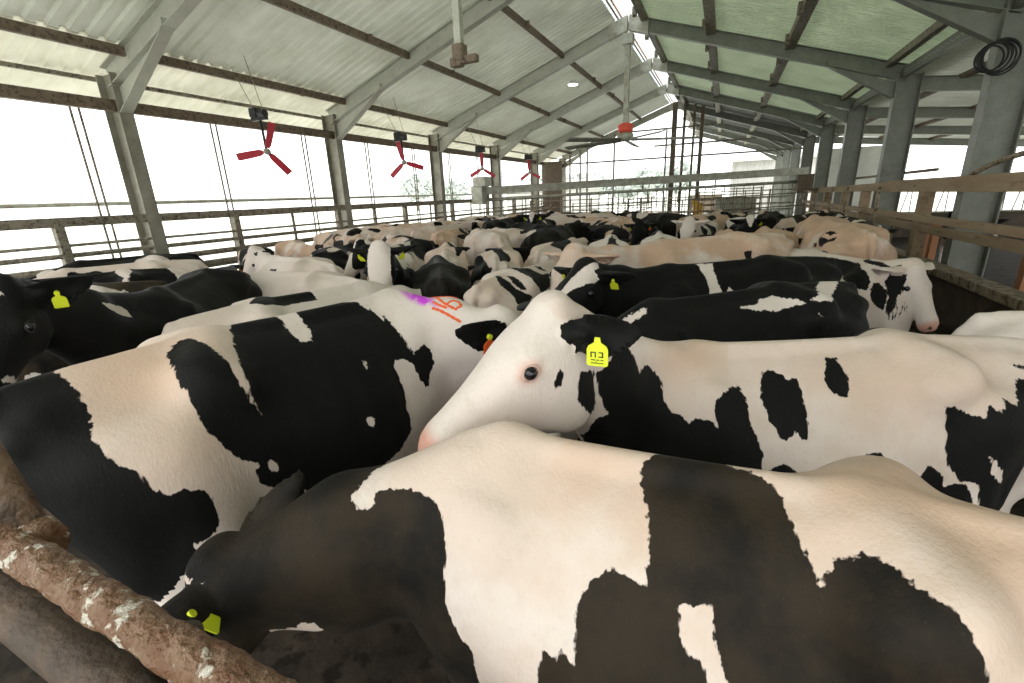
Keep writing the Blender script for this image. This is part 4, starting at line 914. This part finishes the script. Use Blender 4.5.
# right-hand fence on its kerb
struct(MB().box((3.02,-1,0),(3.22,24,.64)).build('wall_kerb', M['kerb']))
tag(MB().beam((3.05,-1,.70),(3.05,24,.70),.24,.12).build('kerb_beam', M['dirty_rail'], bevel=.01), 'dung-stained beam capping the right-hand kerb wall', 'beam')
tag(MB().box((2.62,1,0),(2.70,22,.07)).build('floor_kerb', M['kerb']), 'low kerb on the floor beside the right-hand fence', 'kerb')
fr = empty('fence', (3.0,0,0), 0, 'brown dung-stained rail fence along the right side of the yard', 'fence')
MB().beam((-.02,-1,2.0),(-.02,12,1.90),.07,.21).beam((-.02,12,1.90),(.0,23,1.76),.07,.16).build('top_rail', M['timber'], fr, bevel=.008)
MB().beam((-.03,-1,1.44),(-.03,23,1.36),.06,.11).build('middle_rail', M['timber'], fr, bevel=.008)
MB().beam((.03,-1,1.28),(.03,23,1.2),.06,.13).build('lower_rail', M['timber'], fr, bevel=.008)
for y in (2.8, 6.0, 10.1, 13.9, 16.0, 18.6, 21.2):
    MB().box((-.03,y-.11,.74),(.14,y+.11,1.88)).build('post', M['timber'], fr, bevel=.01)
for y in (12.3, 15.2, 17.2, 19.9, 22.3):
    MB().tube([(-.07,y,.74),(-.07,y,1.9)], .03, 8).build('upright', M['dirty_rail'], fr, True)
bp = MB().tube(crom([(3.28,6.4,2.30),(3.24,7.6,2.28),(3.15,8.4,2.16),(3.05,8.9,1.96)], 6), .035, 8)
tag(bp.build('bent_pipe', M['dirty_rail'], None, True), 'bent pipe dropping onto the top rail of the right-hand fence', 'pipe')
tag(MB().tube([(3.71,12.0,2.18),(3.71,21,2.10)], .03, 8).build('water_pipe', M['dirty_rail'], None, True), 'thin brown pipe running behind the right-hand columns', 'pipe')
# coil of hose at the column head
hc = MB()
for j in range(7):
    r_ = .155 + .008*j; hc.tube([(3.08 + .02*j + r_*math.cos(t)*.95, 9.02 - .03*(j % 3), 3.50 + r_*math.sin(t) + .02*(j % 2)) for t in np.linspace(0, 2*PI, 29)], .012, 6)
tag(hc.build('hose_coil', M['dark'], None, True), 'coil of dark hose hanging at the top of the nearest right-hand column', 'hose')

# left fence
fl = empty('fence', (XL,0,0), 0, 'grey-brown pipe fence along the left side of the yard', 'fence')
MB().beam((.14,-1,1.90),(.14,27,1.93),.07,.13).build('top_rail', M['brown_post'], fl)
for z, r_, nm in ((1.58,.022,'thin'), (1.44,.035,''), (1.25,.05,''), (1.05,.07,''), (.7,.04,'')):
    MB().tube([(.14,-1,z),(.14,27,z+.02)], r_, 8).build('rail', M['brown_post'], fl, True)
for j in range(20):
    y = .9 + j*1.35
    if j % 2 == 0: MB().beam((.14,y,0),(.14,y,1.9),.11,.11, up=(1,0,0)).build('post', M['brown_post'], fl)
    else: MB().tube([(.14,y,.1),(.14,y,1.9)], .03, 8).build('upright', M['brown_post'], fl, True)
tag(MB().tube([(-9.7,-1,2.16),(-9.7,27,2.16)], .035, 8).build('outer_rail', M['galv_rail'], None, True), 'thin pale rail outside the left row of columns', 'rail')
for j in range(9):
    y = 4.37 + 2.15*j - 2.15
    o = empty('curtain_rod', (-8.95,y,0), 0, 'pair of thin upright rods outside the left fence, %s from the near end' % FRN[j], 'rod', 'upright rods along the left side')
    for d in (0,.11): MB().tube([(0,d,0),(0,d,3.66)], .018, 6).build('rod', M['brown_post'], o, True)

# hanging fans with red blades
for j, (y, ang, yaw) in enumerate(((6.5, 50, .55), (10.6, 20, 1.1), (15.0, 35, 1.4), (19.4, 30, 1.5))):
    o = empty('hanging_fan', (-7.6,y,0), 0, 'three-bladed red fan hanging on the left, %s from the camera' % FRN[j], 'fan', 'red fans hanging on the left')
    hb = np.array((.02,0,2.95)); ax_ = nrm((math.cos(yaw)*.9, -math.sin(yaw)*.9, -.15))
    MB().box((-.17,-.07,3.52),(-.02,.07,3.66)).tube([(-.14,-.0,3.59),(.14,0,3.56)], .065, 12).box((-.2,-.03,3.46),(.16,.03,3.52)).build('motor', M['dark'], o)
    MB().tube([(0,0,3.5),(.01,0,2.95)], .022, 8).build('drop_rod', M['dark'], o, True)
    for sx in (-.1, .1): MB().tube([(sx,0,3.62),(sx*1.8 - .3,0,zroof(-7.6+sx*1.8-.3)-.0)], .006, 5).build('chain', M['brown_post'], o, True)
    MB().tube([hb - ax_*.05, hb + ax_*.07], .055, 14).build('hub', M['galv_rail'], o, True)
    e1 = nrm(np.cross(ax_, (0,0,1))); e2 = np.cross(e1, ax_)
    for b in range(3):
        t = math.radians(ang + 58 + 120*b); d_ = e1*math.cos(t) + e2*math.sin(t); s_ = np.cross(ax_, d_)
        tw = nrm(s_ + ax_*.35); q = []
        for rr, wd in ((.06,.03),(.12,.055),(.30,.062),(.47,.062),(.50,.058)):
            for sg in (-1, 1): q.append(hb + d_*rr + tw*wd*sg)
        n_ = nrm(np.cross(d_, tw))*.005
        vs = [p + n_ for p in q] + [p - n_ for p in q]; fs = []
        for m_ in range(4):
            a = 2*m_; fs += [(a,a+1,a+3,a+2), (a+10,a+12,a+13,a+11), (a,a+2,a+12,a+10), (a+1,a+11,a+13,a+3)]
        fs += [(0,10,11,1),(8,9,19,18)]
        MB().add(vs, fs).build('blade', M['red'], o)

# big ceiling fan on its pole
o = empty('ceiling_fan', (XRI,13.85,0), 0, 'large ceiling fan with a red motor on a long pale pole below the ridge', 'fan')
MB().beam((0,0,5.75),(0,0,3.75),.13,.13, up=(1,0,0)).box((-.14,-.14,5.62),(.14,.14,5.86)).build('pole', M['galv_rail'], o, bevel=.01)
MB().tube([(0,0,3.78),(0,0,3.73),(0,0,3.58),(0,0,3.54)], [.10,.2,.2,.16], 20).build('motor', M['red_motor'], o, True)
MB().tube([(0,0,3.54),(0,0,3.50),(0,0,3.36),(0,0,3.32)], [.15,.22,.22,.1], 20).build('gearbox', M['galv_rail'], o, True)
for b in range(5):
    t = math.radians(18 + 72*b); d_ = np.array([math.cos(t), math.sin(t), 0]); s_ = np.array([-math.sin(t), math.cos(t), 0])
    q = []
    for rr, wd in ((.15,.06),(.4,.10),(1.7,.11),(1.95,.09)):
        for sg in (-1, 1): q.append(d_*rr + s_*wd*sg + np.array([0,0,3.36 + .03*sg - .02*rr]))
    vs = [p + (0,0,.012) for p in q] + [p - (0,0,.012) for p in q]; fs = []
    for m_ in range(3):
        a = 2*m_; fs += [(a,a+2,a+3,a+1), (a+8,a+9,a+11,a+10), (a,a+8,a+10,a+2), (a+1,a+3,a+11,a+9)]
    fs += [(0,1,9,8),(6,14,15,7)]
    MB().add(vs, fs).build('blade', M['blade_grey'], o)
o = empty('drop_pole', (XRI,4.78,0), 0, 'grey pole with a rusty end bracket hanging from the ridge, top centre', 'pole')
MB().beam((0,0,5.95),(0,0,3.42),.075,.075, up=(1,0,0)).build('pole', M['galv_rail'], o)
MB().box((-.06,-.06,3.35),(.06,.06,3.50)).box((.0,-.04,3.32),(.20,.04,3.39)).box((-.10,-.05,3.30),(.02,.05,3.38)).build('bracket', M['brown'], o, bevel=.01)
o = empty('lamp', (-4.66,15.86,0), 0, 'small round lit lamp under the left roof slope', 'lamp')
MB().tube([(0,0,5.42),(0,0,5.36),(0,0,5.30)], [.06,.14,.17], 16).build('housing', M['white'], o, True)
em = bpy.data.materials.new('lamp_glow'); em.use_nodes = True
em.node_tree.nodes['Principled BSDF'].inputs['Emission Color'].default_value = (1,1,.95,1); em.node_tree.nodes['Principled BSDF'].inputs['Emission Strength'].default_value = 8
MB().tube([(0,0,5.305),(0,0,5.28)], .15, 16).build('bulb', em, o)

# backing gate : long galvanised beam over the herd
bg_ = empty('backing_gate', (0,0,0), 0, 'long pale galvanised gate beam spanning the yard above the cows', 'gate')
A_, B_ = np.array((-8.3,16.0,2.24)), np.array((2.75,20.9,2.48))
MB().ibeam(A_, B_, .14, .26, .02).build('beam', M['galv_rail'], bg_)
MB().tube([A_+(0,0,-.30), B_+(.0,0,-.36)], .055, 10).build('lower_pipe', M['galv_rail'], bg_, True)
for f in (.03, .3, .5, .72, .97):
    p = A_ + (B_-A_)*f; MB().beam(p+(0,0,-.1), p+(0,0,-.34), .05, .05, up=(1,0,0)).build('hanger', M['brown'], bg_)
nb = 34
for j in range(nb):
    p = A_ + (B_-A_)*((j+.5)/nb); MB().tube([p+(0,0,-.3), p+(0,0,-1.7)], .017, 6).build('bar', M['dirty_rail'], bg_, True)
for z in (-.75, -1.2, -1.68): MB().tube([A_+(0,0,z), B_+(0,0,z)], .022, 6).build('cross_rail', M['dirty_rail'], bg_, True)
MB().box((2.55,20.5,1.80),(2.9,21.1,2.36)).box((2.4,20.4,1.75),(2.6,20.8,2.35)).build('end_carriage', M['brown'], bg_, bevel=.01)
MB().box((-8.45,15.7,1.78),(-8.0,16.3,2.42)).box((-8.3,15.6,2.4),(-7.8,16.1,2.72)).build('drive_unit', M['galv_rail'], bg_, bevel=.015)

# gates and pens beyond the backing gate
def gate(x0, y0, x1, y1, lab, zt=1.6, nr=5, mat='dirty_rail'):
    g = empty('pen_gate', (x0,y0,0), math.atan2(y1-y0, x1-x0), lab, 'gate', 'pen gates beyond the herd'); L = math.hypot(x1-x0, y1-y0)
    mb = MB()
    for i in range(nr): mb.tube([(0,0,.35 + i*(zt-.35)/(nr-1)), (L,0,.35 + i*(zt-.35)/(nr-1))], .022, 6)
    mb.build('rails', M[mat], g, True)
    for i in range(int(L/.9)+1): MB().tube([(i*L/int(L/.9),0,0 if i % 3 == 0 else .3),(i*L/int(L/.9),0,zt+.05)], .035 if i % 3 == 0 else .02, 6).build('upright', M[mat], g, True)
gate(-8.2,21.0,-4.6,21.8, 'rusty pen gate at the far left behind the long beam', 1.75, 6)
gate(-4.4,22.2,-1.2,20.6, 'pen gate set at an angle behind the middle of the long beam', 1.7, 6, 'galv_rail')
gate(-1.0,22.5,2.6,22.5, 'brown pen gate at the far right end of the yard', 1.85, 7)
gate(-7.5,25.5,2.8,25.5, 'long low pen gate under the far gable', 1.5, 5, 'galv_rail')
gate(-3.6,17.8+2.5,-3.5,26.5, 'pen gate running away towards the far gable', 1.7, 6)
gate(-1.5,24.0,1.5,24.6, 'brown pen gate beside the yellow machine', 1.95, 8)
o = empty('farm_machine', (-.9,23.3,0), 0, 'yellow and brown farm machine parked beyond the long beam', 'machine')
MB().box((-.35,0,.9),(.05,.5,1.4)).box((-.45,.05,1.35),(-.1,.4,1.5)).build('body', M['yellow_paint'], o, bevel=.04)
MB().box((-.5,.1,.3),(.4,.5,.9)).tube([(-.3,-.05,.45),(-.3,.05,.45)], .4, 18).tube([(.3,-.05,.4),(.3,.05,.4)], .35, 18).build('chassis', M['brown'], o)
tag(MB().box((-.35,23.6,.2),(1.3,24.0,1.55)).box((-.3,23.55,1.5),(1.25,23.65,1.6)).build('feed_bin', M['galv_rail'], bevel=.04), 'cream feed bin between the pen gates at the far end', 'bin')

# far gable frame and what stands beyond
g = empty('gable_frame', (0,27.3,0), 0, 'open steel gable frame at the far end of the shed', 'frame')
for x0, x1, z in ((-8.6,3.4,3.65),(-8.6,-1.9,2.45),(-1.6,3.4,2.55),(-3.6,1.2,4.25),(-5.0,-.7,5.05)):
    MB().beam((x0,0,z),(x1,0,z),.06,.08).build('girt', M['brown_post'], g)
for x in (-8.2,-7.6,-7.2,-5.7,-3.0):
    MB().beam((x,0,0),(x,0,min(zroof(x)-.2, 5)),.08,.08, up=(1,0,0)).build('upright', M['brown_post'], g)
for x, wd in ((-2.5,.22),(-2.05,.12),(-1.6,.1),(-1.25,.16)):
    MB().beam((x,-1.5,0),(x,-1.5,min(zroof(x)-.2,6.0)),wd,wd, up=(1,0,0)).build('post', M['brown'], g)
MB().box((-8.6,-3.6,0),(-7.55,-3.5,3.6)).build('sliding_door', M['brown'], g)
def tree(x, y, h_, r_, lab, seed):
    rs = np.random.RandomState(seed); o = empty('tree', (x,y,-.2), 0, lab, 'tree', 'hazy trees beyond the shed')
    MB().tube([(0,0,0),(.1,0,h_*.5),(0,.1,h_*.85)], h_*.04, 8, r2=h_*.01).build('trunk', M['brown'], o, True)
    mb = MB()
    for k in range(900):
        t = rs.uniform(0, 2*PI); v = rs.uniform(-1, 1); q = rs.uniform(.55, 1)
        c = np.array([r_*q*math.sqrt(1-v*v)*math.cos(t), r_*q*math.sqrt(1-v*v)*math.sin(t), h_*.62 + v*h_*.36*q])
        c += rs.normal(0, .25, 3); s_ = rs.uniform(.3, .7)
        a, b = rs.normal(size=3), rs.normal(size=3); a = nrm(a)*s_; b = nrm(np.cross(a, b))*s_
        mb.add([c-a, c-b*.6, c+a, c+b*.6], [(0,1,2,3)])
    mb.build('crown', M['leaf'], o)
for i, (x, y, h_, r_, l) in enumerate(((-33,92,9.5,7,'rounded tree left of the big fan'), (-25,95,8.5,6,'second rounded tree, just right of the first'), (-18,96,6.5,4.5,'low tree between the two groups'), (-12.5,90,8.5,4.5,'tree seen behind the slim dark posts'),
     (-7.5,92,9.5,4.0,'pointed tree right of the fan blades'), (-62,90,11,5,'bare-looking tree seen past the left columns'), (-56,95,9,5,'tree beside the bare-looking tree past the left columns'))):
    tree(x, y, h_*.72, r_*.8, 'hazy pale green ' + l, i)
o = empty('farm_building', (0,44,0), 0, 'low farm building with weathered vertical cladding beyond the far gable', 'building')
MB().box((.4,0,0),(9,6,4.0)).build('wall', M['clad'], o)
MB().add([(.1,-.4,4.0),(9.3,-.4,4.0),(9.3,6.4,4.6),(.1,6.4,4.6),(.1,-.4,4.1),(9.3,-.4,4.1),(9.3,6.4,4.7),(.1,6.4,4.7)],[(0,3,2,1),(4,5,6,7),(0,1,5,4),(1,2,6,5),(2,3,7,6),(3,0,4,7)]).build('roof', M['steel_l'], o)
MB().box((-2.6,1,0),(-.2,3,1.5)).build('lean_to', M['brown'], o)
o = empty('barn', (-26,58,0), .3, 'pale distant barn with a long low roof seen past the left columns', 'building')
MB().box((0,0,0),(12,6,2.6)).build('wall', M['clad'], o)
MB().add([(-.3,-.4,2.6),(12.3,-.4,2.6),(12.3,3,3.9),(-.3,3,3.9),(12.3,6.4,2.6),(-.3,6.4,2.6)],[(0,1,2,3),(3,2,4,5),(0,5,4,1)]).build('roof', M['steel_l'], o)

# near pipes at the lower left
o = empty('pen_rail', (0,0,0), 0, 'thick dung-crusted pipe rail crossing the lower left corner', 'rail')
pa, pb = np.array((-1.600,0.270,1.465)), np.array((0.525,0.276,1.268))
mb = MB(); dd_ = nrm(pb-pa); rs = np.random.RandomState(4)
N_ = 240; ring = 32; sA = nrm(np.cross(dd_, (0,0,1))); sB = np.cross(sA, dd_); vs = []; fs = []
ph = rs.rand(9)*6; 
for i in range(N_+1):
    for k in range(ring):
        t = 2*PI*k/ring; x = i*.0090
        b_ = .0022*math.sin(31*x+3*math.sin(t+ph[0])) + .0018*math.sin(67*x+2*t+ph[1]) + .0012*math.sin(5*t+140*x+ph[2]) + .0009*rs.randn()
        b_ += .006*max(0, math.sin(9*x+ph[3])*math.cos(t-1.2+2*math.sin(4*x)))**3
        vs.append(pa + (pb-pa)*i/N_ + (sA*math.cos(t) + sB*math.sin(t))*(.031 + b_*.8))
for i in range(N_):
    for k in range(ring): fs.append((i*ring+k, i*ring+(k+1) % ring, (i+1)*ring+(k+1) % ring, (i+1)*ring+k))
mb.add(vs, fs + [tuple(range(ring))[::-1], tuple(range(N_*ring, (N_+1)*ring))])
mb.build('pipe', M['pipe'], o, True)
q_ = pa + (pb-pa)*0.203
MB().tube([(q_[0]+.01,q_[1]+.035,q_[2]-.02), (q_[0]-.17,q_[1]+.045,q_[2]+.25), (q_[0]-.34,q_[1]+.055,q_[2]+.5)], .030, 20).build('brace', M['brown_mud2'], o, True)
MB().tube([q_+(0,.045,-.02)-dd_*.06, q_+(0,.03,-.01)+dd_*.05], .040, 20).build('joint', M['pipe'], o, True)
q_ = pa + (pb-pa)*0.425
MB().tube([(q_[0]-.04,q_[1]+.03,0), (q_[0]-.04,q_[1]+.03,q_[2]-.03)], .03, 16).build('post', M['kerb'], o, True)
MB().tube([pa+(0,.05,-.36), pb+(0,.05,-.555)], .055, 20).build('lower_pipe', M['brown_mud'], o, True)
